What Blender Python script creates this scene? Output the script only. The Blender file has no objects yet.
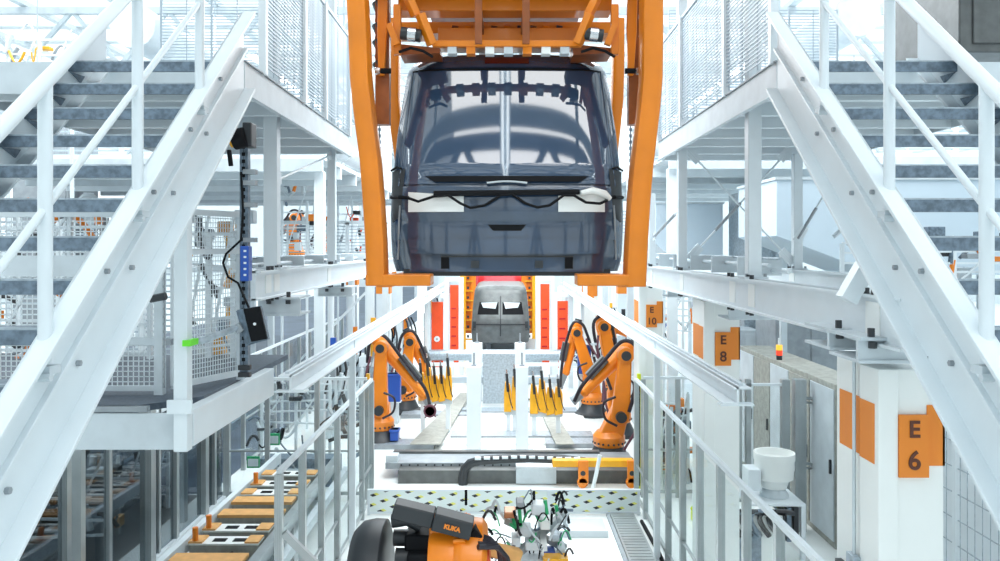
import bpy, bmesh, math, random
from mathutils import Vector, Matrix
random.seed(7)
C = bpy.context.scene.collection
sc = bpy.context.scene
F = 800.0; VX = 504.0; VY = 248.0; EYE = 4.3

# ---------------------------------------------------------------- camera, world, light
cam_d = bpy.data.cameras.new('camera'); cam = bpy.data.objects.new('camera', cam_d); C.objects.link(cam)
cam.location = (0, 0, EYE); cam.rotation_euler = (math.pi/2, 0, 0)
cam_d.sensor_width = 36; cam_d.lens = F/1000*36
cam_d.shift_x = -(VX-500)/1000; cam_d.shift_y = -(280.5-VY)/1000
cam_d.clip_start = 0.05; cam_d.clip_end = 400
sc.camera = cam
W = bpy.data.worlds.new('world'); sc.world = W; W.use_nodes = True
bg = W.node_tree.nodes['Background']
bg.inputs['Color'].default_value = (0.84, 0.95, 1.0, 1); bg.inputs['Strength'].default_value = 1.25
sun_d = bpy.data.lights.new('added_soft_sun', 'SUN'); sun_d.energy = 1.5; sun_d.angle = math.radians(40)  # soft sun added for shading from above; the hall itself has no sun
sun_d.color = (1, 0.98, 0.95)
sun = bpy.data.objects.new('added_soft_sun', sun_d); C.objects.link(sun); sun.rotation_euler = (math.radians(34), math.radians(10), 0)
for n_, (x, y, sx, sy, e) in enumerate(((0, 17, 6, 12, 1100), (-9, 15, 6, 10, 500), (9, 15, 6, 10, 450), (0, 34, 10, 16, 1500))):  # area fills added under the roof to brighten the cell, no fittings there
    ad = bpy.data.lights.new('added_fill_light', 'AREA'); ad.shape = 'RECTANGLE'; ad.size = sx; ad.size_y = sy; ad.energy = e; ad.color = (0.95, 0.98, 1.0)
    ao = bpy.data.objects.new('added_fill_light', ad); C.objects.link(ao); ao.location = (x, y, 9.5)
vs = sc.view_settings
vs.view_transform = 'Standard'; vs.look = 'None'; vs.gamma = 1; vs.use_curve_mapping = False
vs.exposure = 0.38

# ---------------------------------------------------------------- materials
MT = {}
def mat(name, col, rough=0.5, metal=0.0, noise=0.0, nscale=8.0, coat=0.0, emit=None, ior=None, col2=None):
    m = bpy.data.materials.new(name); m.use_nodes = True
    nt = m.node_tree; b = nt.nodes['Principled BSDF']
    b.inputs['Base Color'].default_value = (*col, 1)
    b.inputs['Roughness'].default_value = rough; b.inputs['Metallic'].default_value = metal
    b.inputs['Coat Weight'].default_value = coat
    if ior: b.inputs['IOR'].default_value = ior
    if emit:
        b.inputs['Emission Color'].default_value = (*col, 1); b.inputs['Emission Strength'].default_value = emit
    if noise > 0:
        tc = nt.nodes.new('ShaderNodeTexCoord'); n = nt.nodes.new('ShaderNodeTexNoise')
        n.inputs['Scale'].default_value = nscale; n.inputs['Detail'].default_value = 5
        r = nt.nodes.new('ShaderNodeValToRGB')
        c2 = col2 or tuple(max(0, c*(1-noise)) for c in col)
        r.color_ramp.elements[0].position = 0.35; r.color_ramp.elements[1].position = 0.65
        r.color_ramp.elements[0].color = (*c2, 1); r.color_ramp.elements[1].color = (*col, 1)
        nt.links.new(tc.outputs['Object'], n.inputs['Vector']); nt.links.new(n.outputs['Fac'], r.inputs['Fac'])
        nt.links.new(r.outputs['Color'], b.inputs['Base Color'])
    MT[name] = m
    return m
mat('white', (0.73, 0.80, 0.835), 0.35, noise=0.05, nscale=3)
mat('white_warm', (0.86, 0.89, 0.87), 0.4, noise=0.04, nscale=2)
mat('pale', (0.60, 0.67, 0.71), 0.45, noise=0.12, nscale=4)
mat('hood', (0.58, 0.69, 0.77), 0.4, noise=0.06, nscale=1)
mat('slat', (0.42, 0.50, 0.56), 0.4)
mat('steel_dark', (0.13, 0.14, 0.14), 0.4, 0.3, noise=0.25, nscale=6)
mat('grey', (0.33, 0.37, 0.40), 0.5, noise=0.2, nscale=5)
mat('alu', (0.46, 0.50, 0.51), 0.32, 0.55, noise=0.15, nscale=3)
mat('galv', (0.20, 0.27, 0.34), 0.42, 0.35, noise=0.45, nscale=22)
mat('galv_light', (0.44, 0.52, 0.58), 0.4, 0.35, noise=0.3, nscale=18)
mat('deck', (0.10, 0.13, 0.17), 0.5, 0.2, noise=0.3, nscale=30)
mat('floor', (0.86, 0.90, 0.89), 0.28, noise=0.07, nscale=0.8)
mat('aisle', (0.10, 0.135, 0.19), 0.5, noise=0.35, nscale=0.6)
mat('dark', (0.025, 0.03, 0.035), 0.45)
mat('dark_floor', (0.07, 0.085, 0.095), 0.3, noise=0.6, nscale=1.6)
mat('black', (0.006, 0.007, 0.009), 0.65, ior=1.25)
mat('rubber', (0.015, 0.012, 0.02), 0.35)
mat('hose', (0.12, 0.04, 0.06), 0.35)
mat('orange', (0.90, 0.25, 0.01), 0.35, noise=0.10, nscale=2, coat=0.15)
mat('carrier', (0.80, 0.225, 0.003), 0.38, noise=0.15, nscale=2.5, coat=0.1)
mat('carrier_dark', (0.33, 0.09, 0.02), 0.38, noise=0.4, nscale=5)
mat('sign_orange', (0.80, 0.24, 0.02), 0.5)
mat('red_orange', (0.85, 0.085, 0.02), 0.4, noise=0.15, nscale=3)
mat('yellow', (0.90, 0.44, 0.015), 0.35, noise=0.15, nscale=6)
mat('lime', (0.75, 0.85, 0.02), 0.4)
mat('green', (0.03, 0.42, 0.16), 0.4)
mat('green_tie', (0.15, 0.75, 0.03), 0.4)
mat('blue', (0.02, 0.09, 0.42), 0.35)
mat('red', (0.50, 0.015, 0.03), 0.25, coat=0.6)
mat('red_dark', (0.10, 0.01, 0.015), 0.25, coat=0.6)
mat('tan', (0.78, 0.42, 0.14), 0.6, noise=0.15, nscale=8)
mat('brown', (0.10, 0.025, 0.01), 0.5)
mat('crate', (0.40, 0.41, 0.37), 0.6, noise=0.25, nscale=10)
mat('copper', (0.55, 0.25, 0.12), 0.35, 0.5)
mat('paint', (0.028, 0.060, 0.115), 0.14, 0.0, noise=0.25, nscale=3, coat=0.8, ior=1.6)
mat('glass_dark', (0.030, 0.062, 0.12), 0.04, 0.0, coat=0.6, ior=1.8)
mat('van_grey', (0.14, 0.155, 0.155), 0.35, 0.3, noise=0.25, nscale=5)
mat('chrome', (0.6, 0.62, 0.64), 0.2, 0.9)
mat('lamp', (0.9, 0.97, 1.0), 0.4, emit=5.0)
mat('lamp_red', (0.9, 0.06, 0.02), 0.4, emit=0.5)
mat('lamp_amber', (0.95, 0.5, 0.05), 0.4, emit=0.5)
def glass(name, tint, refl):
    m = bpy.data.materials.new(name); m.use_nodes = True; nt = m.node_tree
    nt.nodes.remove(nt.nodes['Principled BSDF'])
    o = nt.nodes['Material Output']; t = nt.nodes.new('ShaderNodeBsdfTransparent'); g = nt.nodes.new('ShaderNodeBsdfGlossy')
    mx = nt.nodes.new('ShaderNodeMixShader'); t.inputs['Color'].default_value = (*tint, 1); g.inputs['Roughness'].default_value = 0.03
    mx.inputs[0].default_value = refl
    nt.links.new(t.outputs[0], mx.inputs[1]); nt.links.new(g.outputs[0], mx.inputs[2]); nt.links.new(mx.outputs[0], o.inputs[0])
    MT[name] = m
glass('pane', (0.97, 0.99, 0.99), 0.04)
glass('pane_dark', (0.58, 0.62, 0.64), 0.10)

# checker plate for the mirror-like panels with yellow and black dashes
def dash_mat():
    m = bpy.data.materials.new('dash_panel'); m.use_nodes = True; nt = m.node_tree; b = nt.nodes['Principled BSDF']
    tc = nt.nodes.new('ShaderNodeTexCoord'); mp = nt.nodes.new('ShaderNodeMapping')
    mp.inputs['Rotation'].default_value = (0, math.radians(38), 0); mp.inputs['Scale'].default_value = (3.9, 1, 8.5)
    sp = nt.nodes.new('ShaderNodeSeparateXYZ'); nt.links.new(tc.outputs['Object'], mp.inputs['Vector']); nt.links.new(mp.outputs[0], sp.inputs[0])
    def fr(out, thr):
        f = nt.nodes.new('ShaderNodeMath'); f.operation = 'FRACT'; nt.links.new(out, f.inputs[0])
        l = nt.nodes.new('ShaderNodeMath'); l.operation = 'LESS_THAN'; nt.links.new(f.outputs[0], l.inputs[0]); l.inputs[1].default_value = thr*0.95; return l, f
    lx, fx = fr(sp.outputs['X'], 0.56); lz, fz = fr(sp.outputs['Z'], 0.34)
    mu = nt.nodes.new('ShaderNodeMath'); mu.operation = 'MULTIPLY'; nt.links.new(lx.outputs[0], mu.inputs[0]); nt.links.new(lz.outputs[0], mu.inputs[1])
    half = nt.nodes.new('ShaderNodeMath'); half.operation = 'LESS_THAN'; nt.links.new(fx.outputs[0], half.inputs[0]); half.inputs[1].default_value = 0.3
    c1 = nt.nodes.new('ShaderNodeMix'); c1.data_type = 'RGBA'; nt.links.new(half.outputs[0], c1.inputs[0])
    c1.inputs[6].default_value = (0.80, 0.78, 0.15, 1); c1.inputs[7].default_value = (0.02, 0.025, 0.03, 1)
    c2 = nt.nodes.new('ShaderNodeMix'); c2.data_type = 'RGBA'; nt.links.new(mu.outputs[0], c2.inputs[0])
    c2.inputs[6].default_value = (0.74, 0.82, 0.80, 1); nt.links.new(c1.outputs[2], c2.inputs[7])
    nt.links.new(c2.outputs[2], b.inputs['Base Color']); b.inputs['Roughness'].default_value = 0.3
    MT['dash_panel'] = m
dash_mat()

# ---------------------------------------------------------------- helpers
def P(px, py, Y): return Vector(((px-VX)*Y/F, Y, EYE-(py-VY)*Y/F))
def V(*a): return Vector(a)

class MB:
    def __init__(s): s.v = []; s.f = []
    def add(s, vs_, fs):
        n = len(s.v); s.v += [Vector(p) for p in vs_]; s.f += [tuple(i+n for i in f) for f in fs]; return s
    def box(s, x0, x1, y0, y1, z0, z1):
        vs_ = [(x, y, z) for z in (z0, z1) for y in (y0, y1) for x in (x0, x1)]
        return s.add(vs_, [(0, 2, 3, 1), (4, 5, 7, 6), (0, 1, 5, 4), (2, 6, 7, 3), (0, 4, 6, 2), (1, 3, 7, 5)])
    def bar(s, p, q, w, h=None, up=None):
        """rectangular bar from p to q, w sideways, h along up"""
        h = h if h is not None else w
        p, q = Vector(p), Vector(q); d = (q-p).normalized()
        up = Vector(up) if up else (V(0, 0, 1) if abs(d.z) < 0.95 else V(0, 1, 0))
        sd = d.cross(up).normalized(); u = sd.cross(d).normalized()
        vs_ = []
        for c in (p, q):
            for a, b in ((-1, -1), (1, -1), (1, 1), (-1, 1)): vs_.append(c+sd*(a*w/2)+u*(b*h/2))
        return s.add(vs_, [(0, 1, 2, 3), (7, 6, 5, 4), (0, 4, 5, 1), (1, 5, 6, 2), (2, 6, 7, 3), (3, 7, 4, 0)])
    def tube(s, pts, r, n=10, r2=None):
        pts = [Vector(p) for p in pts]; k = len(pts)
        rs = r if isinstance(r, (list, tuple)) else [r+(((r2 if r2 is not None else r)-r)*i/(k-1)) for i in range(k)]
        prev = None; base = len(s.v)
        for i, p in enumerate(pts):
            d = ((pts[min(i+1, k-1)]-p).normalized()+(p-pts[max(i-1, 0)]).normalized())
            d = d.normalized() if d.length > 1e-6 else V(0, 0, 1)
            if prev is None:
                a = V(0, 0, 1) if abs(d.z) < 0.9 else V(1, 0, 0); u = d.cross(a).normalized()
            else:
                u = (prev-d*prev.dot(d)); u = u.normalized() if u.length > 1e-6 else d.orthogonal().normalized()
            prev = u; w = d.cross(u)
            for j in range(n):
                t = 2*math.pi*j/n; s.v.append(p+(u*math.cos(t)+w*math.sin(t))*rs[i])
        for i in range(k-1):
            for j in range(n):
                a = base+i*n+j; b = base+i*n+(j+1) % n
                s.f.append((a, b, b+n, a+n))
        s.f.append(tuple(base+j for j in reversed(range(n)))); s.f.append(tuple(base+(k-1)*n+j for j in range(n)))
        return s
    def cyl(s, p, q, r, n=16, r2=None): return s.tube([p, q], r, n, r2)
    def lathe(s, c, prof, n=24, axis='z', sx=1, sy=1):
        """prof: (r, h) pairs"""
        base = len(s.v); c = Vector(c)
        for (r, h) in prof:
            for j in range(n):
                t = 2*math.pi*j/n; a, b = r*math.cos(t)*sx, r*math.sin(t)*sy
                o = {'z': V(a, b, h), 'x': V(h, a, b), 'y': V(a, h, b)}[axis]; s.v.append(c+o)
        for i in range(len(prof)-1):
            for j in range(n):
                a = base+i*n+j; b = base+i*n+(j+1) % n; s.f.append((a, b, b+n, a+n))
        s.f.append(tuple(base+j for j in reversed(range(n)))); s.f.append(tuple(base+(len(prof)-1)*n+j for j in range(n)))
        return s
    def prism(s, pts, vec):
        """polygon (3-D points) pushed along vec"""
        pts = [Vector(p) for p in pts]; vec = Vector(vec); n = len(pts)
        fs = [tuple(range(n)), tuple(reversed(range(n, 2*n)))]+[(i, i+n, (i+1) % n+n, (i+1) % n) for i in range(n)]
        return s.add(pts+[p+vec for p in pts], fs)
    def sphere(s, c, r, n=14, sc_=(1, 1, 1)):
        m = n//2; return s.lathe_like(c, r, n, m, sc_)
    def lathe_like(s, c, r, n, m, sc_):
        base = len(s.v); c = Vector(c)
        for i in range(m+1):
            th = math.pi*(i+0.02)/(m+0.04)
            for j in range(n):
                t = 2*math.pi*j/n
                s.v.append(c+V(r*math.sin(th)*math.cos(t)*sc_[0], r*math.sin(th)*math.sin(t)*sc_[1], r*math.cos(th)*sc_[2]))
        for i in range(m):
            for j in range(n):
                a = base+i*n+j; b = base+i*n+(j+1) % n; s.f.append((a, a+n, b+n, b))
        s.f.append(tuple(base+j for j in range(n))); s.f.append(tuple(base+m*n+j for j in reversed(range(n))))
        return s
    def build(s, name, m, parent=None, bevel=0, smooth=True, base=None):
        me = bpy.data.meshes.new(name)
        root = parent
        while root is not None and root.parent is not None: root = root.parent
        if root is not None: off = Vector(root.location)
        else:
            xs = [p.x for p in s.v]; ys = [p.y for p in s.v]; zs = [p.z for p in s.v]
            off = Vector(base) if base else V((min(xs)+max(xs))/2, (min(ys)+max(ys))/2, min(zs))
        me.from_pydata([p-off for p in s.v], [], s.f); me.validate()
        bm = bmesh.new(); bm.from_mesh(me); bmesh.ops.recalc_face_normals(bm, faces=bm.faces[:]); bm.to_mesh(me); bm.free()
        me.materials.append(MT[m])
        o = bpy.data.objects.new(name, me); C.objects.link(o)
        if parent is not None: o.parent = parent
        else: o.location = off
        if smooth:
            for p in me.polygons: p.use_smooth = True
            me.set_sharp_from_angle(angle=math.radians(38))
        if bevel:
            b = o.modifiers.new('bevel', 'BEVEL'); b.width = bevel; b.segments = 2; b.limit_method = 'ANGLE'; b.angle_limit = math.radians(40)
        return o

USED = set()
def props(o, label, cat=None, group=None, kind=None):
    if label: o['label'] = label
    if cat: o['category'] = cat
    if group: o['group'] = group
    if kind: o['kind'] = kind
    return o
def thing(name, label, cat, loc, group=None):
    o = bpy.data.objects.new(name, None); C.objects.link(o); o.location = loc; o.empty_display_size = 0.1
    return props(o, label, cat, group)
def struct(mb, name, m, label=None, **k):
    o = mb.build(name, m, **k); o['kind'] = 'structure'
    if label: o['label'] = label
    return o
def copy_tree(o, loc, label, parent=None):
    c = o.copy(); C.objects.link(c); c.location = loc
    if label: c['label'] = label
    for ch in list(o.children):
        d = ch.copy(); C.objects.link(d); d.parent = c
        for g in ch.children:
            e = g.copy(); C.objects.link(e); e.parent = d
    return c
def text(body, name, m, size, loc, parent, rot=(math.pi/2, 0, 0), ext=0.003, offset=0.0, align='CENTER'):
    cu = bpy.data.curves.new(name, 'FONT'); cu.body = body; cu.size = size; cu.extrude = ext; cu.offset = offset
    cu.align_x = align; cu.align_y = 'CENTER'; cu.materials.append(MT[m])
    tmp = bpy.data.objects.new('tmp', cu); C.objects.link(tmp)
    me = bpy.data.meshes.new_from_object(tmp.evaluated_get(bpy.context.evaluated_depsgraph_get()))
    bpy.data.objects.remove(tmp); o = bpy.data.objects.new(name, me); C.objects.link(o)
    root = parent
    while root.parent is not None: root = root.parent
    o.parent = parent; o.location = Vector(loc)-Vector(root.location); o.rotation_euler = rot
    return o
def arc(p, q, sag, n=8, side=V(0, 0, -1)):
    p, q = Vector(p), Vector(q)
    return [p.lerp(q, i/n)+Vector(side)*sag*4*(i/n)*(1-i/n) for i in range(n+1)]
def smooth_path(pts, n=5):
    pts = [Vector(p) for p in pts]; q = [pts[0]*2-pts[1]]+pts+[pts[-1]*2-pts[-2]]; out = []
    for i in range(1, len(q)-2):
        a, b, c_, d = q[i-1], q[i], q[i+1], q[i+2]
        for k in range(n):
            t = k/n; out.append(0.5*((2*b)+(c_-a)*t+(2*a-5*b+4*c_-d)*t*t+(3*b-a-3*c_+d)*t*t*t))
    return out+[pts[-1]]
def wires(mb, o, u, v, nu, nv, r):
    """grid of wires on the rectangle o, o+u, o+v: nu wires along v spaced over u, nv wires along u"""
    o, u, v = Vector(o), Vector(u), Vector(v)
    for i in range(nu+1):
        a = o+u*(i/nu); mb.bar(a, a+v, r)
    for j in range(nv+1):
        a = o+v*(j/nv); mb.bar(a, a+u, r)
    return mb

# ================================================================ THE SETTING
struct(MB().box(-40, 40, -12, 90, -0.1, 0), 'floor', 'floor')
struct(MB().box(-17, -5.15, 14, 88, 0, 0.012), 'floor', 'aisle', 'blue grey coated aisle floor')
struct(MB().box(-16, -5.3, 3, 13.9, 0, 0.012), 'floor', 'dark_floor', 'dark reflective floor behind the glass wall')
struct(MB().box(4.9, 12, 3, 40, 0, 0.012), 'floor', 'pale', 'pale grey floor behind the column row')
# ceiling: ribbed roof strips with skylight gaps
c = MB()
for k in range(-6, 44): c.box(-40, 40, k*2.0-0.2, k*2.0+0.2, 12.0, 12.1)
for k in range(-13, 14): c.box(k*3-0.12, k*3+0.12, -12, 88, 11.85, 12.0)
struct(c, 'ceiling', 'white')
for k in range(13):
    y = -11+k*3.6 if k < 5 else 8+(k-5)*8.5; t = MB()
    for z in (9.9, 11.6): t.box(-24, 24, y-0.1, y+0.1, z, z+0.2)
    for i in range(16):
        a = V(-24+i*3, y, 10.0); b = V(-22.5+i*3, y, 11.7); t.bar(a, b, 0.12); t.bar(b, V(-21+i*3, y, 10.0), 0.12)
    struct(t, 'trim_%d' % (k+1), 'pale' if k > 4 else 'grey', 'lattice roof truss')
for k in range(14):
    x = -21+(k % 7)*7; y0 = -7 if k < 7 else 22
    if k >= 7 and abs(x) < 3: continue
    L = thing('ceiling_light', ('fluorescent tube row under the %s roof bays, %s from the left' % ('near' if k < 7 else 'far', ('first', 'second', 'third', 'fourth', 'fifth', 'sixth', 'seventh')[k % 7])), 'ceiling light', (x, y0+6, 9.6), 'fluorescent rows under the roof')
    MB().box(x-0.14, x+0.14, y0, y0+12, 9.66, 9.74).build('housing', 'pale', L)
    MB().tube([(x-0.07, y0+0.1, 9.62), (x-0.07, y0+11.9, 9.62)], 0.03, 6).tube([(x+0.07, y0+0.1, 9.62), (x+0.07, y0+11.9, 9.62)], 0.03, 6).build('tube', 'lamp', L)
    MB().bar((x, y0+2, 9.74), (x, y0+2, 12.0), 0.03).bar((x, y0+10, 9.74), (x, y0+10, 12.0), 0.03).build('hanger', 'pale', L)
# far end wall and side walls, light cladding
w = MB().box(-40, 40, 88, 88.4, 0, 12)
struct(w, 'wall_back', 'white')
w = MB().box(38, 38.3, -12, 88, 0, 4.5); struct(w, 'wall_right', 'white')
w = MB().box(-38.3, -38, -12, 88, 0, 4.5); struct(w, 'wall_left', 'white')

# ================================================================ STAIRS (left and right of the camera)
S = 1.15
def stairs(sgn, xin, width, where, notch):
    xo = xin+width
    root = thing('staircase', 'white steel staircase with grey open treads rising away on the %s side' % where, 'staircase', (sgn*(xin+xo)/2, 4.0, 0))
    def nose(Y): return EYE+0.8125*Y-3.18*S      # height of the nosing line
    y0, y1 = 1.9, 6.9
    for side, X, nm in ((0, xin, 'stringer'), (1, xo, 'stringer')):
        m = MB(); lo, hi = -0.60, 0.09
        if side == 1: lo, hi = -0.34, 0.12
        for (a, b, dx) in ((lo, lo+0.03, 1), (hi-0.03, hi, 1), (lo, hi, 0)):
            if dx:  x_a, x_b = X-0.10, X+0.02
            else:   x_a, x_b = X, X+0.02
            m.prism([(sgn*x_a, y0, nose(y0)+a), (sgn*x_a, y1, nose(y1)+a), (sgn*x_a, y1, nose(y1)+b), (sgn*x_a, y0, nose(y0)+b)], (sgn*(x_b-x_a), 0, 0))
        if side == 0:   # second shallow rib giving the doubled channel look
            m.prism([(sgn*(X-0.035), y0, nose(y0)-0.25), (sgn*(X-0.035), y1, nose(y1)-0.25), (sgn*(X-0.035), y1, nose(y1)-0.22), (sgn*(X-0.035), y0, nose(y0)-0.22)], (sgn*0.04, 0, 0))
        st = m.build(nm, 'white', root, bevel=0.004)
        if side == 0:
            for i in range(12):
                Y = 3.0+i*0.3; zz = nose(Y)-(0.13 if i % 2 else 0.36)
                MB().cyl((sgn*(X+0.01), Y, zz), (sgn*(X-0.022), Y, zz), 0.017, 6).build('bolt', 'grey', st)
    for k in range(12):
        Y = S*(5.48-0.2505*k); z = nose(Y)
        m = MB().box(sgn*(xin+0.02), sgn*xo, Y, Y+0.22, z-0.03, z)
        m.box(sgn*(xin+0.02), sgn*xo, Y-0.012, Y+0.012, z-0.075, z+0.003)
        t = m.build('tread', 'galv', root)
        MB().box(sgn*(xin+0.02), sgn*xo, Y-0.014, Y+0.02, z+0.0, z+0.010).build('nosing', 'galv_light', t)
        MB().prism([(sgn*(xo-0.0), Y+0.01, z-0.075), (sgn*(xo-0.0), Y+0.22, z-0.065), (sgn*(xo-0.0), Y+0.16, z-0.13)], (-sgn*0.012, 0, 0)).build('bracket', 'galv', t)
    # hand rails
    for X, inner in ((xin-0.02, True), (xo+0.0, False)):
        pY = [S*y for y in (3.37, 4.22, 5.08)] if inner else [S*y for y in (3.37, 5.08)]
        if inner:
            MB().tube([(sgn*X, 1.9, nose(1.9)+1.14*S), (sgn*X, 6.7, nose(6.7)+1.14*S), (sgn*X, 7.4, nose(6.7)+1.14*S)], 0.036, 14).build('handrail', 'white', root)
            MB().tube([(sgn*X, 1.9, nose(1.9)+0.61*S), (sgn*X, 6.6, nose(6.6)+0.61*S)], 0.020, 10).build('mid_rail', 'white', root)
            for Y in pY:
                p = MB().tube([(sgn*X, Y, nose(Y)-0.05), (sgn*X, Y, nose(Y)+1.13*S)], 0.034, 14).build('post', 'white', root)
                MB().box(sgn*(X-0.05), sgn*(X+0.05), Y-0.05, Y+0.05, nose(Y)-0.10, nose(Y)-0.06).cyl((sgn*(X-0.01), Y-0.07, nose(Y)-0.11), (sgn*(X-0.07), Y-0.07, nose(Y)-0.11), 0.02, 8).build('foot_bracket', 'pale', p)
    return root, nose
stL, noseL = stairs(-1, 1.95*S, 1.03*S, 'left', 0)
stR, noseR = stairs(1, 2.05*S, 1.05*S, 'right', 0)
# conduit with clamp under the right stringer
r_ = thing('conduit', 'pale conduit pipe with black cable loop clamped on the right stair stringer', 'pipe', P(965, 400, 4.3))
MB().tube([P(958, 352, 4.42), P(1010, 455, 3.9)], 0.035, 10).build('pipe', 'pale', r_)
MB().tube([P(958, 345, 4.42), P(940, 345, 4.45), P(929, 357, 4.45), P(931, 372, 4.45), P(940, 382, 4.4)], 0.010, 6).build('cable', 'grey', r_)
MB().tube([P(931, 383, 4.5), P(952, 378, 4.4)], 0.028, 8).build('clamp', 'galv_light', r_)

# ================================================================ UPPER PLATFORMS with slatted guards
def platform(sgn, xin, where, yend):
    xo = xin+2.6; zt = EYE+1.40*S; zb = EYE+1.16*S; ys = 6.92
    root = thing('upper_platform', 'white steel upper platform with deck joists behind the %s staircase' % where, 'platform', (sgn*(xin+xo)/2, 8.5, zb))
    MB().box(sgn*xin, sgn*(xin+0.02), ys, yend, zb, zt).box(sgn*(xin-0.05), sgn*xin, ys, yend, zb-0.02, zb).build('fascia', 'pale', root)
    MB().box(sgn*(xin+0.021), sgn*xo, ys+0.03, yend, zt-0.04, zt).build('deck', 'galv', root)
    MB().box(sgn*(xin+0.02), sgn*xo, ys, ys+0.03, zb, zt-0.001).build('front_fascia', 'pale', root)
    MB().box(sgn*(xin-0.015), sgn*(xin+0.03), ys, yend, zt+0.001, zt+0.012).build('edge_strip', 'grey', root)
    k = 0; y = ys+0.30
    while y < yend+0.05:
        MB().box(sgn*(xin+0.02), sgn*xo, y, y+0.08, zb, zt-0.04).build('joist', 'white', root); y += 0.82
    MB().box(sgn*xo, sgn*(xo+0.02), ys, yend, zb, zt).build('fascia', 'pale', root)
    g = thing('guard_fence', 'white slatted guard fence along the aisle edge of the %s upper platform' % where, 'fence', (sgn*xin, 8.5, zt))
    ft = EYE+2.65*S
    ysx = 7.45 if sgn < 0 else 7.0
    m = MB(); n = 34
    for i in range(n):
        z = zt+0.10+(ft-zt-0.12)*i/n; m.bar((sgn*xin, ysx, z), (sgn*xin, yend, z), 0.010, 0.013)
    for i in range(12):
        yy = ysx+(yend-ysx)*i/11; m.bar((sgn*(xin+0.01), yy, zt+0.05), (sgn*(xin+0.01), yy, ft), 0.012)
    m.build('slat_panel', 'slat', g)
    MB().bar((sgn*xin, ysx, ft), (sgn*xin, yend, ft), 0.035).build('top_rail', 'pale', g)
    for yy in (ysx, ysx+1.5, yend-1.6, yend-0.05):
        MB().box(sgn*(xin-0.035), sgn*(xin+0.035), yy-0.035, yy+0.035, zt, ft+0.02).build('post', 'white', g)
    # transverse guard behind the stair head
    h = thing('guard_fence', 'white slatted guard fence across the head of the %s staircase' % where, 'fence', (sgn*(xin+1.5), 9.0, zt))
    m = MB(); yb = yend-0.3
    for i in range(44):
        z = zt+0.03+(ft-zt+0.5)*i/44; m.bar((sgn*(xin+0.1), yb, z), (sgn*xo, yb, z), 0.008, 0.012)
    for i in range(8):
        xx = sgn*(xin+0.1+(2.5)*i/7); m.bar((xx, yb+0.01, zt), (xx, yb+0.01, ft+0.5), 0.03 if i % 2 else 0.012)
    m.build('slat_panel', 'slat', h)
    return root
platform(-1, 1.95*S, 'left', 11.6)
platform(1, 2.05*S, 'right', 12.2)

# ================================================================ LONG BEAMS and posts standing on them
def ibeam(sgn, X, y0, y1, zt, zb, label, bolts):
    root = thing('steel_beam', label, 'beam', (sgn*X, (y0+y1)/2, zb))
    m = MB().box(sgn*(X-0.02), sgn*(X+0.02), y0, y1, zb, zt)
    m.box(sgn*(X-0.07), sgn*(X+0.12), y0, y1, zt-0.018, zt).box(sgn*(X-0.07), sgn*(X+0.12), y0, y1, zb, zb+0.018)
    m.build('web', 'white', root)
    for yb in bolts:
        for dy in (-0.06, 0.06):
            for z in (zt+0.0, zb-0.03):
                MB().cyl((sgn*(X-0.04), yb+dy, z), (sgn*(X-0.04), yb+dy, z+0.04), 0.022, 6).build('bolt', 'dark', root)
        MB().box(sgn*(X-0.026), sgn*(X-0.02), yb-0.10, yb+0.10, zb+0.05, zt-0.05).build('splice_plate', 'white_warm', root)
    return root
ibeam(1, 2.42, 4.75, 30, EYE-0.30, EYE-0.62, 'long white steel beam above the right cell fence', (5.2, 7.75, 8.4, 10.8, 13))
ibeam(-1, 2.38, 7.6, 30, EYE-0.22, EYE-0.50, 'long white steel beam above the left cell fence', (8.0, 8.3, 10.8, 13.5))
ibeam(1, 4.05, 9.0, 30, EYE-0.30, EYE-0.52, 'rear white steel beam running parallel behind the right column row', (11.2,))
def beam_post(px, X, w, z0, z1, label, mm='white'):
    sg = 1 if px > VX else -1; Y = abs(X)*F/abs(px-VX)
    root = thing('steel_post', label, 'post', (X, Y, z0))
    MB().box(X-w/2, X+w/2, Y-w/2, Y+w/2, z0, z1).build('shaft', mm, root, bevel=0.006)
    MB().box(X-w*0.9, X+w*0.9, Y-w*0.9, Y+w*0.9, z0, z0+0.02).build('base_plate', 'pale', root)
    for dx in (-1, 1): MB().cyl((X+dx*w*0.7, Y-w*0.7, z0+0.02), (X+dx*w*0.7, Y-w*0.7, z0+0.05), 0.018, 6).build('bolt', 'grey', root)
    return root
beam_post(753, 2.46, 0.13, EYE-0.30, EYE+4.2, 'tall white steel post on the right beam, nearest the right staircase')
beam_post(682, 2.46, 0.12, EYE-0.30, EYE+4.2, 'white steel post on the right beam beside the end of the upper platform')
beam_post(797, 4.05, 0.12, EYE-0.30, EYE+1.3, 'white steel post behind the right stringer, standing on the rear beam')
beam_post(272, -2.42, 0.14, EYE-0.22, EYE+4.2, 'tall white steel post on the left beam, beside the device pole')
beam_post(332, -2.42, 0.11, EYE-0.22, EYE+3.6, 'white steel post on the left beam, at the far end of the left platform')
beam_post(652, 2.46, 0.10, EYE-0.30, EYE+0.9, 'slim white steel post on the right beam, closest to the orange carrier')
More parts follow.
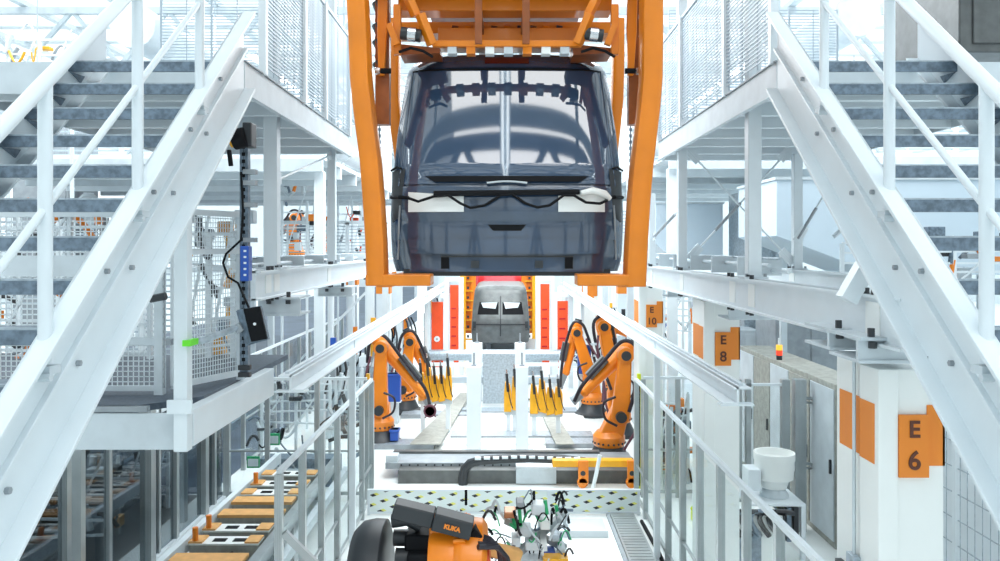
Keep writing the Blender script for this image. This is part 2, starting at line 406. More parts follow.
# small equipment along the beams: pneumatic pipes and braces
def pipes(sgn, X, y0, y1, label):
    root = thing('pipe_run', label, 'pipe', (sgn*X, (y0+y1)/2, EYE-0.2))
    for i, (dz, r) in enumerate(((0.10, 0.022), (0.17, 0.014), (0.03, 0.018))):
        MB().tube([(sgn*(X+0.1*i), y0, EYE-0.28+dz), (sgn*(X+0.1*i), y1, EYE-0.28+dz)], r, 8).build('pipe', ('pale', 'galv_light', 'white')[i], root)
    k = int((y1-y0)/1.1)
    for i in range(k):
        y = y0+0.5+i*1.1; MB().box(sgn*(X-(0.178 if sgn > 0 else 0.158)), sgn*(X+0.3), y, y+0.03, EYE-(0.30 if sgn > 0 else 0.22), EYE-0.10).build('pipe_bracket', 'pale', root)
pipes(1, 2.72, 8.2, 22, 'bundle of thin pipes lying behind the right beam')
pipes(-1, 2.66, 8.4, 22, 'bundle of thin pipes lying behind the left beam')
# tie rods
def tie(p, q, label, turn=None):
    root = thing('tie_rod', label, 'brace', (Vector(p)+Vector(q))/2)
    MB().cyl(p, q, 0.013, 8).build('rod', 'white', root)
    p, q = Vector(p), Vector(q); d = (q-p).normalized()
    for a, s_ in ((p, 1), (q, -1)):
        MB().bar(a-d*s_*0.02, a+d*s_*0.22, 0.02, 0.12).build('gusset_plate', 'white', root)
    if turn: MB().cyl(p.lerp(q, turn[0]), p.lerp(q, turn[1]), 0.022, 8).build('turnbuckle', 'grey', root)
tie(P(688, 150, 11.06), P(792, 262, 11.06), 'white diagonal tie rod falling to the right between the right posts')
tie(P(791, 148, 11.12), P(690, 258, 11.12), 'white diagonal tie rod rising to the right between the right posts', (0.5, 0.75))
tie(P(832, 182, 11.0), P(797, 240, 11.0), 'short tie rod with dark turnbuckle behind the right stringer', (0.45, 0.98))
tie(P(331, 155, 11.2), P(275, 181, 8.4), 'tie rod running between the two left posts', None)
tie(P(681, 208, 11.1), P(653, 238, 13.3), 'short dark tie rod beside the slim right post', (0.2, 0.95))

# thick knee brace under right stringer
kb = MB().bar(P(868, 262, 5.3), P(846, 300, 5.3), 0.11, 0.11)
props(kb.build('knee_brace', 'white'), 'white knee brace under the right stringer on the beam end', 'brace')
# column heads: cross plates with bolts on E columns
def head_plate(px0, px1, py0, py1, Y, label):
    a = P(px0, py0, Y); b = P(px1, py1, Y)
    root = thing('crosshead', label, 'bracket', ((a.x+b.x)/2, Y+0.2, b.z))
    MB().box(a.x, b.x, Y, Y+0.03, b.z, a.z).box(a.x, b.x, Y-0.04, Y+0.45, a.z, a.z+0.02).box(a.x, b.x, Y-0.02, Y+0.45, b.z-0.02, b.z).build('plate', 'pale', root)
    n = 3 if px1-px0 > 50 else 2
    for i in range(n):
        x = a.x+(b.x-a.x)*(i+0.6)/(n+0.2)
        MB().cyl((x, Y-0.0, a.z+0.02), (x, Y-0.0, a.z+0.075), 0.022, 6).build('bolt', 'dark', root); MB().cyl((x, Y-0.02, a.z-0.01), (x, Y-0.02, a.z-0.05), 0.026, 6).build('bolt', 'dark', root)
head_plate(829, 880, 331, 347, 5.55, 'grey bolted crosshead bracket on the rear of column E 6')
head_plate(858, 928, 340, 360, 5.05, 'grey bolted crosshead bracket on the front of column E 6')
head_plate(729, 800, 305, 318, 8.9, 'grey bolted crosshead bracket beside column E 8')
head_plate(668, 712, 287, 296, 12.4, 'grey bolted crosshead bracket between columns E 8 and E 10')
head_plate(258, 300, 299, 314, 8.3, 'grey bolted crosshead bracket under the near end of the left beam')
head_plate(318, 352, 288, 295, 11.5, 'grey bolted crosshead bracket further along the left beam')

# ================================================================ NUMBERED COLUMNS
def column(k, Yc, labeltxt, zsign, where):
    x0 = 2.40; x1 = x0+0.43; xs = x0+0.13; yf = Yc-0.27; yb = Yc+0.42
    ztop = 3.66 if k else 3.52
    root = thing('column', where, 'column', ((x0+x1)/2, Yc, 0))
    MB().box(x0, xs, yf-0.0, yb-0.42, 0, ztop).box(xs, x1, yf+0.02, yb, 0, ztop).box(x0+0.02, xs+0.05, yb-0.38, yb, 0, ztop).build('shaft', 'white_warm', root, bevel=0.006)
    b0, b1 = zsign-0.06, zsign+0.33
    m = MB().box(x0-0.004, x0+0.03, yf+0.05, yb-0.425, b0, b1).box(x0+0.016, x0+0.05, yb-0.375, yb-0.06, b0, b1)
    m.box(xs+0.19, x1+0.004, yf+0.012, yf+0.03, b0, b1).box(x1-0.01, x1+0.004, yf+0.012, yb-0.03, b0, b1)
    m.build('orange_band', 'sign_orange', root)
    pl = MB().box(xs, xs+0.19, yf-0.012, yf+0.015, b0-0.07, b1-0.06).build('number_plate', 'sign_orange', root)
    if labeltxt:
        a, n = labeltxt
        text(a, 'lettering', 'brown', 0.15, (xs+0.095, yf-0.016, b1-0.155), pl, offset=0.003)
        text(n, 'lettering', 'brown', 0.17, (xs+0.095, yf-0.016, b0+0.035), pl, offset=0.0025)
    return root
for k, (yc, t, w_) in enumerate(((5.40, ('E', '6'), 'white column with orange band and number plate E 6, nearest in the row'),
        (9.86, ('E', '8'), 'white column with orange band and number plate E 8, second in the row'),
        (14.5, ('E', '10'), 'white column with orange band and number plate E 10, third in the row'),
        (24.5, None, 'white column with orange band and plain plate, far behind column E 10'))):
    column(k, yc, t, {0: 2.96, 1: 3.02, 2: 3.02, 3: 2.9}[k], w_)
# cable conduit and socket on E6
cd = thing('wall_conduit', 'thin grey conduit with socket box running down column E 6', 'conduit', (2.37, 5.35, 1.5))
MB().tube([(2.385, 5.45, 2.2), (2.385, 5.45, 3.55)], 0.012, 6).build('pipe', 'pale', cd)
MB().box(2.35, 2.40, 5.38, 5.5, 2.1, 2.22).build('socket_box', 'galv_light', cd, bevel=0.005)
MB().box(2.35, 2.395, 5.62, 5.68, 0.9, 2.1).build('cable_duct', 'dark', cd)

# ================================================================ VAN BODIES
PROF = [(58, 74), (59.5, 88), (63, 96), (70, 102), (85, 105), (110, 109), (135, 113), (160, 115.5), (185, 118.5), (210, 120), (235, 119.5), (252, 118.5), (264, 117), (272, 114)]
def vhw(py):
    for (a, wa), (b, wb) in zip(PROF, PROF[1:]):
        if py <= b: return (wa+(wb-wa)*max(0, (py-a))/(b-a))
    return PROF[-1][1]
class Van:
    """rear view frame: u px from the centre line, py px in the photo; 125 px per metre"""
    def __init__(s, cx, y0, z_at_272, k=1.0): s.cx, s.y0, s.zb, s.k = cx, y0, z_at_272, k
    def lean(s, py):
        d = 0.0
        if py < 182: d += (182-py)/125*0.36
        if py < 72: d += ((72-py)/125)**1.5*3.0
        if py > 182: d += 0.0
        if 176 < py < 192: d += 0.02
        if py > 215: d += 0.03
        return d
    def pt(s, u, py, off=0.0):
        hw = vhw(py); t = min(1, abs(u)/hw)
        y = s.lean(py)+0.05*t*t+0.15*t**10-off
        sc_ = (6.4+s.lean(py))/6.4
        return V(s.cx+u/125*s.k*sc_, s.y0+y*s.k, s.zb+((272-py)/125*sc_+(sc_-1)*0.2)*s.k)
    def patch(s, corners, off, name, m, parent, n=(14, 6), th=0.012, smooth=True):
        """corners: TL, TR, BR, BL as (u, py)"""
        mb = MB(); nx, nz = n; tl, tr, br, bl = [Vector(c_) for c_ in corners]
        for layer in (off, off-th):
            for j in range(nz+1):
                for i in range(nx+1):
                    a = tl.lerp(tr, i/nx); b = bl.lerp(br, i/nx); c_ = a.lerp(b, j/nz); mb.v.append(s.pt(c_.x, c_.y, layer))
        L = (nx+1)*(nz+1); q = lambda i, j, l: l*L+j*(nx+1)+i
        for j in range(nz):
            for i in range(nx):
                mb.f.append((q(i, j, 0), q(i+1, j, 0), q(i+1, j+1, 0), q(i, j+1, 0))); mb.f.append((q(i, j, 1), q(i, j+1, 1), q(i+1, j+1, 1), q(i+1, j, 1)))
        for i in range(nx):
            mb.f.append((q(i, 0, 0), q(i, 0, 1), q(i+1, 0, 1), q(i+1, 0, 0))); mb.f.append((q(i, nz, 0), q(i+1, nz, 0), q(i+1, nz, 1), q(i, nz, 1)))
        for j in range(nz):
            mb.f.append((q(0, j, 0), q(0, j+1, 0), q(0, j+1, 1), q(0, j, 1))); mb.f.append((q(nx, j, 0), q(nx, j, 1), q(nx, j+1, 1), q(nx, j+1, 0)))
        return mb.build(name, m, parent, smooth=smooth)
    def shell(s, parent, m, length=4.3):
        mb = MB(); rows = []; ys = [58, 59, 60.5, 62.5, 65, 69, 75, 85]+list(range(95, 176, 10))+[177, 180, 183, 187, 195, 205, 214, 218, 230, 240, 252, 262, 272]
        us = [-1, -0.985, -0.96, -0.92, -0.87, -0.8]+[i/10 for i in range(-7, 8)]+[0.8, 0.87, 0.92, 0.96, 0.985, 1]
        for py in ys:
            hw = vhw(py); rows.append([s.pt(u*hw, py) for u in us])
        nu = len(us)
        for r in rows: mb.v += r
        for j in range(len(rows)-1):
            for i in range(nu-1): a = j*nu+i; mb.f.append((a, a+1, a+1+nu, a+nu))
        J = len(rows)
        loop = [i for i in range(nu)]+[j*nu+nu-1 for j in range(1, J)]+[(J-1)*nu+i for i in range(nu-2, -1, -1)]+[j*nu for j in range(J-2, 0, -1)]
        prev = loop; czz = s.zb+0.9*s.k
        for t, scx, sct in ((0.12, 1.015, 1.01), (0.6, 1.02, 1.03), (0.8, 1.02, 1.03), (0.93, 0.97, 0.86), (1.0, 0.86, 0.55)):
            nb = []
            for i in loop:
                p = mb.v[i]; y = max(p.y, s.y0+0.25*s.k)+0.0
                yy = y+(s.y0+length*s.k-y)*t
                z = p.z if p.z < czz else czz+(p.z-czz)*sct
                nb.append(len(mb.v)); mb.v.append(V(s.cx+(p.x-s.cx)*scx, yy, z))
            n = len(loop)
            for i in range(n): mb.f.append((prev[i], prev[(i+1) % n], nb[(i+1) % n], nb[i]))
            prev = nb
        mb.f.append(tuple(prev))
        return mb.build('body_shell', m, parent)
vcx = (507-VX)*6.4/F
van = Van(vcx, 6.4, EYE-24*6.4/F)
vr = thing('van_body', 'dark blue grey van body hanging in the big orange carrier, tailgate towards us', 'vehicle body', (vcx, 8.0, van.zb))
van.shell(vr, 'paint')
van.patch([(-94, 73), (94, 73), (109, 184), (-109, 184)], 0.014, 'rear_window', 'glass_dark', vr, (30, 16), 0.02)
# frame beads around the window
for side in (-1, 1):
    w_ = MB().tube([van.pt(side*(95+t*15), 73+112*t, 0.018) for t in [i/14 for i in range(15)]], 0.007, 6).build('window_seal', 'paint', vr)
MB().tube([van.pt(u, 72, 0.022) for u in range(-95, 96, 10)], 0.007, 6).build('window_seal', 'black', vr)
van.patch([(-22, 61.5), (22, 61.5), (22, 66.5), (-22, 66.5)], 0.02, 'brake_light', 'red_dark', vr, (8, 2))
van.patch([(-64, 60), (64, 60), (84, 70), (-84, 70)], 0.012, 'roof_spoiler', 'paint', vr, (24, 4))
van.patch([(-105, 186), (105, 186), (110, 240), (-110, 240)], 0.02, 'tailgate_panel', 'paint', vr, (26, 8), 0.03)
van.patch([(-82, 176.5), (82, 176.5), (72, 182), (-72, 182)], 0.035, 'trim_slot', 'black', vr, (20, 2), 0.01)
MB().tube([van.pt(u, 184-2*math.sin((u+24)/48*math.pi), 0.045) for u in range(-20, 21, 4)], 0.008, 6).build('tailgate_crease', 'pale', vr)
van.patch([(-99, 192), (-43, 196), (-43, 212), (-99, 212)], 0.045, 'paper_sheet', 'white_warm', vr, (8, 4), 0.004)
van.patch([(51, 196), (98, 192), (98, 212), (51, 212)], 0.045, 'paper_sheet', 'white_warm', vr, (8, 4), 0.004)
van.patch([(-73, 191.5), (72, 190), (72, 194.8), (-73, 197)], 0.075, 'support_bar', 'black', vr, (16, 2), 0.02)
MB().tube([van.pt(73, 193.5, 0.075), van.pt(85, 191, 0.08), van.pt(97, 194, 0.08), van.pt(103, 199, 0.08)], [0.02, 0.028, 0.03, 0.02], 10).build('padded_sleeve', 'white_warm', vr)
raw = [(-99, 198), (-88, 202), (-72, 197), (-58, 196), (-46, 204), (-36, 208.5), (-22, 206), (-6, 196), (5, 195), (18, 204), (30, 208), (42, 206), (56, 196), (66, 196), (78, 203), (92, 204), (103, 199)]
pts = []
for a in range(len(raw)-1):
    for q_ in range(3): t_ = q_/3; t_ = t_*t_*(3-2*t_)*0.4+t_*0.6; pts.append(van.pt(raw[a][0]+(raw[a+1][0]-raw[a][0])*t_, raw[a][1]+(raw[a+1][1]-raw[a][1])*t_, 0.10))
MB().tube(pts, 0.012, 6).build('strap', 'black', vr)
for side in (-1, 1):
    van.patch([(side*118, 170), (side*103, 168), (side*107, 216), (side*117.5, 222)], 0.015, 'lamp_recess', 'dark', vr, (4, 8))
    MB().tube([van.pt(side*98, 198, 0.06), van.pt(side*108, 197, 0.09), van.pt(side*119, 196, 0.0)], 0.016, 6).build('strap_hook', 'black', vr)
    MB().tube([van.pt(side*107, 168, 0.03), van.pt(side*112, 166, 0.03), van.pt(side*119, 169, 0.02)], 0.009, 6).build('seal_lip', 'black', vr)
    van.patch([(side*84 if side > 0 else -66, 258), (side*92 if side > 0 else -74, 258), (side*92 if side > 0 else -74, 269), (side*84 if side > 0 else -66, 269)][0:4] if False else [(side*62-4, 257), (side*62+4, 257), (side*62+4, 269), (side*62-4, 269)], 0.012, 'opening', 'black', vr, (2, 2))
    van.patch([(side*32-4, 261), (side*32+4, 261), (side*32+4, 268), (side*32-4, 268)], 0.012, 'opening', 'dark', vr, (2, 2))
    MB().tube([van.pt(side*(108+3*t), 205+55*t, 0.02+0.02*math.sin(t*6)) for t in [i/8 for i in range(9)]], 0.008, 6).build('body_seam', 'grey', vr)
van.patch([(-19, 225), (19, 225), (14, 231), (-14, 231)], 0.035, 'handle_recess', 'black', vr, (6, 2))
van.patch([(-24, 223.5), (24, 223.5), (19, 237), (-19, 237)], 0.026, 'handle_surround', 'paint', vr, (8, 3))
van.patch([(-100, 240), (96, 240), (92, 254), (-96, 254)], 0.05, 'bumper_carrier', 'grey', vr, (22, 3), 0.05).active_material = MT['paint']
van.patch([(-66, 256), (66, 256), (66, 257.5), (-66, 257.5)], 0.02, 'lower_lip', 'dark', vr, (10, 1))
bl = MB().box(van.cx-0.84, van.cx+0.84, 6.5, 10.2, van.zb-0.035, van.zb+0.02).build('underbody', 'dark', vr)
# far vans
GR = (27.0-0)/F
v2 = Van((500.5-VX)*27.0/F, 27.0, EYE-(343-VY)*27.0/F, 1.03)
k2 = thing('van_body', 'bare grey steel van body with twin rear doors standing at the far station', 'vehicle body', (v2.cx, 29, v2.zb))
v2.shell(k2, 'van_grey')
for sd in (-1, 1):
    v2.patch([(sd*8, 112), (sd*84, 112), (sd*94, 158), (sd*8, 158)], 0.012, 'window_opening', 'black', k2, (8, 6))
    v2.patch([(sd*12, 112), (sd*78, 114), (sd*70, 132), (sd*20, 136)], 0.03, 'inner_panel', 'pale', k2, (6, 3))
    v2.patch([(sd*6, 96), (sd*98, 100), (sd*112, 240), (sd*6, 240)], 0.008, 'rear_door', 'van_grey', k2, (8, 10))
    v2.patch([(sd*100, 185), (sd*114, 185), (sd*116, 222), (sd*102, 222)], 0.02, 'lamp_recess', 'dark', k2, (3, 6))
v2.patch([(-100, 194), (100, 194), (100, 199), (-100, 199)], 0.02, 'door_crease', 'dark', k2, (12, 1))
v2.patch([(-2, 90), (2, 90), (2, 245), (-2, 245)], 0.02, 'door_gap', 'dark', k2, (2, 8))
MB().box(v2.cx-0.7, v2.cx+0.7, 27.25, 30.8, v2.zb-0.04, v2.zb+0.02).build('underbody', 'dark', k2)
v3 = Van((500.5-VX)*32.5/F, 32.5, EYE-(343-VY)*27.0/F+0.80, 1.14)
k3 = thing('van_body', 'dark red van body hanging behind the bare grey one', 'vehicle body', (v3.cx, 34, v3.zb))
v3.shell(k3, 'red', 4.0)
v3.patch([(-80, 75), (80, 75), (96, 110), (-96, 110)], 0.015, 'rear_window', 'pale', k3, (8, 4))

# ================================================================ ORANGE CARRIER round the near van
cr = thing('carrier_frame', 'big orange overhead carrier frame gripping the near van body', 'carrier', (0, 8, EYE-0.3))
def ctube(pxs, Y, w, d, name, m='carrier', parent=None):
    """flat-sided curved column through (px, py) centre points"""
    pts = [P(a, b, Y) for a, b in pxs]; mb = MB(); n = 12; base = 0
    for i, p in enumerate(pts):
        for j in range(n):
            t = 2*math.pi*(j+0.5)/n; c_, s_ = math.cos(t), math.sin(t)
            cx = math.copysign(abs(c_)**0.45, c_)*w/2; sy = math.copysign(abs(s_)**0.45, s_)*d/2
            mb.v.append(p+V(cx, sy, 0))
    for i in range(len(pts)-1):
        for j in range(n):
            a = i*n+j; b = i*n+(j+1) % n; mb.f.append((a, b, b+n, a+n))
    mb.f.append(tuple(reversed(range(n)))); mb.f.append(tuple((len(pts)-1)*n+j for j in range(n)))
    return mb.build(name, m, parent or cr)
LC = [(356, -60), (358, 0), (360, 40), (361.5, 80), (364, 105), (367, 130), (371, 160), (374, 200), (376.5, 240), (378, 284)]
RC = [(651, -60), (651, 0), (651, 40), (650.5, 80), (648, 110), (644.5, 140), (641, 170), (638.5, 200), (636, 240), (634, 286)]
ctube(LC, 6.15, 0.155, 0.26, 'column'); ctube(RC, 6.15, 0.165, 0.26, 'column')
ctube([(394, 20), (394, 60), (394, 100), (397, 130), (402, 165), (405, 200), (407, 262)], 9.2, 0.14, 0.2, 'column')
ctube([(618, 20), (618, 60), (617, 100), (614, 130), (610, 165), (606, 200), (604, 262)], 9.2, 0.14, 0.2, 'column')
for sg, xs in ((-1, (368, 432)), (1, (576, 643))):
    a = P(xs[0], 272, 6.15); b = P(xs[1], 284, 6.15)
    MB().box(a.x, b.x, 6.03, 6.3, b.z-0.01, a.z-0.015).build('fork_arm', 'carrier', cr, bevel=0.01)
    xm = P(385, 0, 6.15).x if sg < 0 else P(625, 0, 6.15).x
    MB().box(xm-0.06, xm+0.06, 6.1, 9.3, EYE-0.30, EYE-0.23).build('fork_beam', 'carrier', cr, bevel=0.008)
    # inner actuator plates and dark cylinders
    x = 383 if sg < 0 else 633
    MB().prism([P(x-5, -20, 6.4), P(x+5, -20, 6.4), P(x+4, 30, 6.4), P(x+1, 75, 6.4), P(x-5, 75, 6.4), P(x-6, 30, 6.4)], (0, 0.05, 0)).build('link_plate', 'carrier', cr, bevel=0.006)
    MB().box(P(x-sg*-2-6, 0, 6.45).x, P(x+6, 0, 6.45).x, 6.46, 6.56, EYE-0.1*0+0.0+1.0, EYE+2.2).build('link_rail', 'carrier_dark', cr)
    MB().cyl(P(x+sg*2, 71, 6.4), P(x-sg*8, 71, 6.4), 0.022, 10).build('locking_cylinder', 'black', cr)
    MB().tube([P(x+sg*8, 71, 6.35), P(x+sg*3, 71, 6.35)], 0.03, 8).build('locking_nut', 'chrome', cr)
    xx = 377 if sg < 0 else 643
    for (ya, yb) in ((2, 12), (24, 34), (40, 48), (62, 68)):
        MB().cyl(P(xx, ya, 6.5), P(xx-sg*4, yb, 6.5), 0.045, 8).build('spring', 'dark', cr)
    for q in range(3):
        MB().bar(P(xx-2, 20+q*18, 6.5), P(x+5, 22+q*18, 6.5), 0.02, 0.03).build('cross_link', 'carrier_dark', cr)
# chains
for px, nm in ((379.5, 'left'), (630.5, 'right')):
    ch = MB(); x = px
    for i in range(56):
        p = P(x, 77+i*3.1, 6.9)
        if i % 2: ch.box(p.x-0.012, p.x+0.012, p.y-0.004, p.y+0.004, p.z-0.014, p.z+0.014)
        else: ch.box(p.x-0.004, p.x+0.004, p.y-0.012, p.y+0.012, p.z-0.014, p.z+0.014)
    props(ch.build('hoist_chain', 'galv'), 'thin steel chain hanging on the %s side of the near van body' % nm, 'chain')
# head frame above the van
def xb(x0, x1, y, w, z0, h, nm='cross_beam', m='carrier'):
    MB().box((x0-VX)*y/F, (x1-VX)*y/F, y, y+w, EYE+z0, EYE+z0+h).build(nm, m, cr, bevel=0.006)
xb(438, 577, 6.75, 0.30, 1.72, 0.14); xb(432, 582, 6.35, 0.05, 1.60, 0.05, m='carrier'); xb(398, 612, 6.5, 0.22, 1.93, 0.10, m='carrier')
xb(395, 615, 7.0, 0.25, 1.88, 0.10, m='carrier'); xb(395, 615, 7.9, 0.25, 2.1, 0.12, m='carrier')
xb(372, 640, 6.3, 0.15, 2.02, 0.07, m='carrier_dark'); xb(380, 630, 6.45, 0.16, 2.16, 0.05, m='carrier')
for px in (478.5, 526):
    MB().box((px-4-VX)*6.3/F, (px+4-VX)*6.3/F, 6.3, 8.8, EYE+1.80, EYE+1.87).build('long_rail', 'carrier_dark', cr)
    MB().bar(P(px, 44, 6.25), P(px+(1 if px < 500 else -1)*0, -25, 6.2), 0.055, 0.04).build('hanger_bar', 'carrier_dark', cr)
for a, b in (((432, 45), (420, 14)), ((416, 16), (404, -12)), ((578, 44), (590, 14)), ((588, 16), (602, -12))):
    MB().bar(P(*a, 6.3), P(*b, 6.25), 0.075, 0.06).build('diagonal_strut', 'carrier', cr, bevel=0.006)
for sg, xs in ((-1, (393, 402)), (1, (610, 619))):
    MB().bar(P(sum(xs)/2, 55, 6.35), P(sum(xs)/2, 5, 6.35), 0.06, 0.06).build('corner_post', 'carrier', cr, bevel=0.005)
    x0, x1 = (400, 440) if sg < 0 else (573, 612)
    MB().prism([P(x0, 44, 6.5), P(x1, 48, 6.5), P(x1, 53, 6.5), P(x0, 55, 6.5)], (0, 0.3, 0)).build('corner_plate', 'carrier_dark', cr)
    xm = 411 if sg < 0 else 593
    MB().tube([P(xm-10, 33, 6.3), P(xm+10, 36, 6.3)], 0.05, 10).build('motor', 'dark', cr)
    MB().tube([P(xm-3, 34, 6.25), P(xm+5, 35, 6.25)], 0.055, 10).build('motor_end', 'chrome', cr)
    MB().tube([P(xm-12, 52, 6.3), P(xm, 48, 6.28), P(xm+12, 51, 6.3), P(xm+22, 57, 6.3)], 0.012, 6).build('cable', 'black', cr)
    MB().bar(P(xm-22 if sg < 0 else xm+22, 24, 6.3), P(xm-14 if sg < 0 else xm+14, 45, 6.3), 0.05).build('lock_bracket', 'carrier', cr)
MB().box(P(455, 0, 7.2).x, P(552, 0, 7.2).x, 7.2, 7.6, EYE+1.85, EYE+1.95).build('drive_unit', 'dark', cr)
for i in range(9):
    MB().cyl(P(452+i*13, 29, 7.0), P(458+i*13, 30, 7.0), 0.035, 8).build('roller', ('chrome', 'orange', 'dark')[i % 3], cr)
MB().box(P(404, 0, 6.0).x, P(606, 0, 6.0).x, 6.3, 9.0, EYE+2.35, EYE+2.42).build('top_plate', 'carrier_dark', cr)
MB().box(-0.2, 0.2, 6.5, 8.0, EYE+2.42, 9.9).build('hanger_mast', 'carrier', cr)
for i in range(7):
    px = 447+i*19
    MB().box(P(px, 0, 6.3).x, P(px+9, 0, 6.3).x, 6.36, 6.46, EYE+1.545, EYE+1.60).build('clamp_block', ('pale', 'carrier', 'white_warm')[i % 3], cr)

# ================================================================ GUIDE RAILS (white) left and right
def guide_rail(sgn, X, label, slope):
    y0, y1 = (7.75 if sgn < 0 else 7.15), 29.0; z = EYE-slope*X
    root = thing('guide_rail', label, 'rail', (sgn*X, 18, z-0.15))
    MB().box(sgn*(X-0.05), sgn*(X+0.11), y0, y1, z-0.015, z).box(sgn*(X-0.14), sgn*(X-0.02), y0, y1, z-0.15, z-0.135).box(sgn*(X-0.02), sgn*X, y0, y1, z-0.15, z).build('rail', 'white', root)
    MB().box(sgn*(X+0.03), sgn*(X+0.07), y0+0.1, y1, z, z+0.025).build('wear_strip', 'pale', root)
    MB().box(sgn*(X-0.16), sgn*(X+0.14), y0-0.0, y0+0.12, z-0.165, z-0.15).build('end_foot', 'white', root)
    for y in (11.0, 21.5, 27.0):
        MB().box(sgn*(X-0.03), sgn*(X+0.05), y, y+0.08, 0, z-0.02).build('leg', 'white', root)
    return root
guide_rail(-1, 2.08, 'white guide rail slanting into the distance on the left side of the cell', 0.595)
guide_rail(1, 2.10, 'white guide rail slanting into the distance on the right side of the cell', 0.595)

# ================================================================ CELL FENCES (aluminium profile, clear panes)
def al_post(x, y, w, z0, z1, parent, mm='alu'):
    m = MB().box(x-w/2, x+w/2, y-w/2, y+w/2, z0, z1)
    for s_ in (-0.28, 0.0, 0.28): m.box(x+s_*w-w*0.06, x+s_*w+w*0.06, y-w/2-0.004, y-w/2, z0, z1)
    return m.build('post', mm, parent)
def glass_fence(p, q, n, zt, label, z0=0.0, mids=(0.5,), w=0.075, pane='pane', rail='white', skip_first=False):
    p, q = Vector((p[0], p[1], 0)), Vector((q[0], q[1], 0))
    root = thing('glazed_fence', label, 'fence', ((p.x+q.x)/2, (p.y+q.y)/2, z0))
    for i in range(n+1):
        a = p.lerp(q, i/n); al_post(a.x, a.y, w, z0, zt-0.02, root)
    u = V(0, 0, 1)
    MB().bar(p+u*zt, q+u*zt, 0.05, 0.05).build('top_rail', rail, root)
    MB().bar(p+u*(z0+0.10), q+u*(z0+0.10), 0.04, 0.05).build('bottom_rail', 'alu', root)
    for f in mids: MB().bar(p+u*(z0+(zt-z0)*f), q+u*(z0+(zt-z0)*f), 0.03, 0.03).build('mid_rail', 'alu', root)
    for i in range(n):
        a = p.lerp(q, i/n); b = p.lerp(q, (i+1)/n); d = (b-a)*0.06
        MB().bar(a+d+u*((z0+zt)/2), b-d+u*((z0+zt)/2), 0.008, (zt-z0)-0.2).build('pane', pane, root, smooth=False)
    return root
FX = 2.25; FT = EYE-2.24
glass_fence((FX, 3.9), (FX, 13.6), 11, FT, 'clear glazed aluminium fence along the right side of the robot cell', mids=(0.30,))
glass_fence((-FX, 8.0), (-FX, 13.6), 6, FT, 'clear glazed aluminium fence along the left side of the robot cell', mids=(0.30,))
glass_fence((-4.9, 13.7), (-2.35, 13.7), 3, FT, 'clear glazed fence across the left bay behind the tool trolley', mids=(0.4,))
glass_fence((2.4, 13.8), (3.6, 13.8), 2, FT, 'clear glazed fence across the right bay beside column E 10', mids=(0.4,))
glass_fence((-5.05, 15.5), (-5.05, 25), 9, 2.15, 'white framed fence along the far blue grey aisle', mids=(0.45,))
# near brace with foot on left fence
bq = thing('stabiliser_brace', 'aluminium diagonal brace stiffening the near end of the left glazed fence', 'brace', (-2.1, 8.0, 0))
MB().bar((-2.20, 8.0, 1.45), (-1.55, 8.1, 0.75), 0.07, 0.07).build('strut', 'alu', bq)
MB().box(-1.60, -1.50, 8.05, 8.15, 0, 0.78).build('foot', 'alu', bq)
# yellow light-curtain posts
for x, y, nm in ((-2.38, 14.0, 'left'), (2.36, 14.0, 'right')):
    r0 = thing('light_curtain', 'slim yellow safety light curtain post at the %s rear corner of the cell' % nm, 'sensor post', (x, y, 0))
    MB().box(x-0.03, x+0.03, y-0.04, y+0.04, 0.05, 2.1).build('housing', 'lime' if nm == 'right' else 'yellow', r0)
    MB().box(x-0.015, x+0.015, y-0.045, y-0.04, 0.15, 2.0).build('lens', 'dark', r0)
    MB().box(x-0.09, x+0.09, y-0.09, y+0.09, 0, 0.05).build('base', 'dark', r0)

# cross low fence with dashed reflective panels (Y ~ 12)
lf = thing('low_barrier', 'low clear barrier with yellow and black dashes crossing the cell floor', 'barrier', (0, 12.9, 0))
for i in range(3):
    x0 = -2.18+i*1.45
    MB().box(x0+0.02, x0+1.43, 12.9, 12.912, 0.05, 0.385).build('dashed_panel', 'dash_panel', lf)
MB().box(-2.2, 2.2, 12.88, 12.93, 0.385, 0.41).build('top_rail', 'white', lf)
MB().box(-2.2, 2.2, 12.88, 12.93, 0.02, 0.05).build('bottom_rail', 'white', lf)
for x in (-2.18, -0.73, 0.72, 2.17): MB().box(x-0.02, x+0.02, 12.87, 12.93, 0, 0.40).build('post', 'white', lf)
tp = thing('drip_tray', 'shallow pale steel tray on the floor in front of the low barrier', 'tray', (1.2, 12, 0))
MB().box(0.75, 1.55, 11.9, 12.6, 0, 0.04).build('base', 'pale', tp); MB().box(0.75, 1.55, 11.88, 11.92, 0, 0.10).box(0.73, 0.76, 11.88, 12.6, 0, 0.10).build('rim', 'white', tp)

# floor walkway of chequer plate on the right of the cell
wk = thing('floor_plate', 'ribbed grey walkway plate on the floor inside the right fence', 'floor plate', (1.6, 10, 0))
m = MB().box(1.70, 2.08, 7.0, 12.84, 0, 0.05)
for i in range(52): m.box(1.73, 2.05, 7.05+i*0.11, 7.09+i*0.11, 0.05, 0.058)
m.build('plate', 'alu', wk)
MB().box(1.64, 1.69, 7.0, 12.84, 0, 0.04).build('edge_strip', 'grey', wk)
props(MB().tube([(2.14, 7.0, 0.03), (2.16, 8.2, 0.03), (2.13, 9.5, 0.03), (2.17, 11.2, 0.03), (2.15, 12.5, 0.03)], 0.03, 8).build('floor_cable', 'black'), 'black cable run along the foot of the right fence', 'cable')

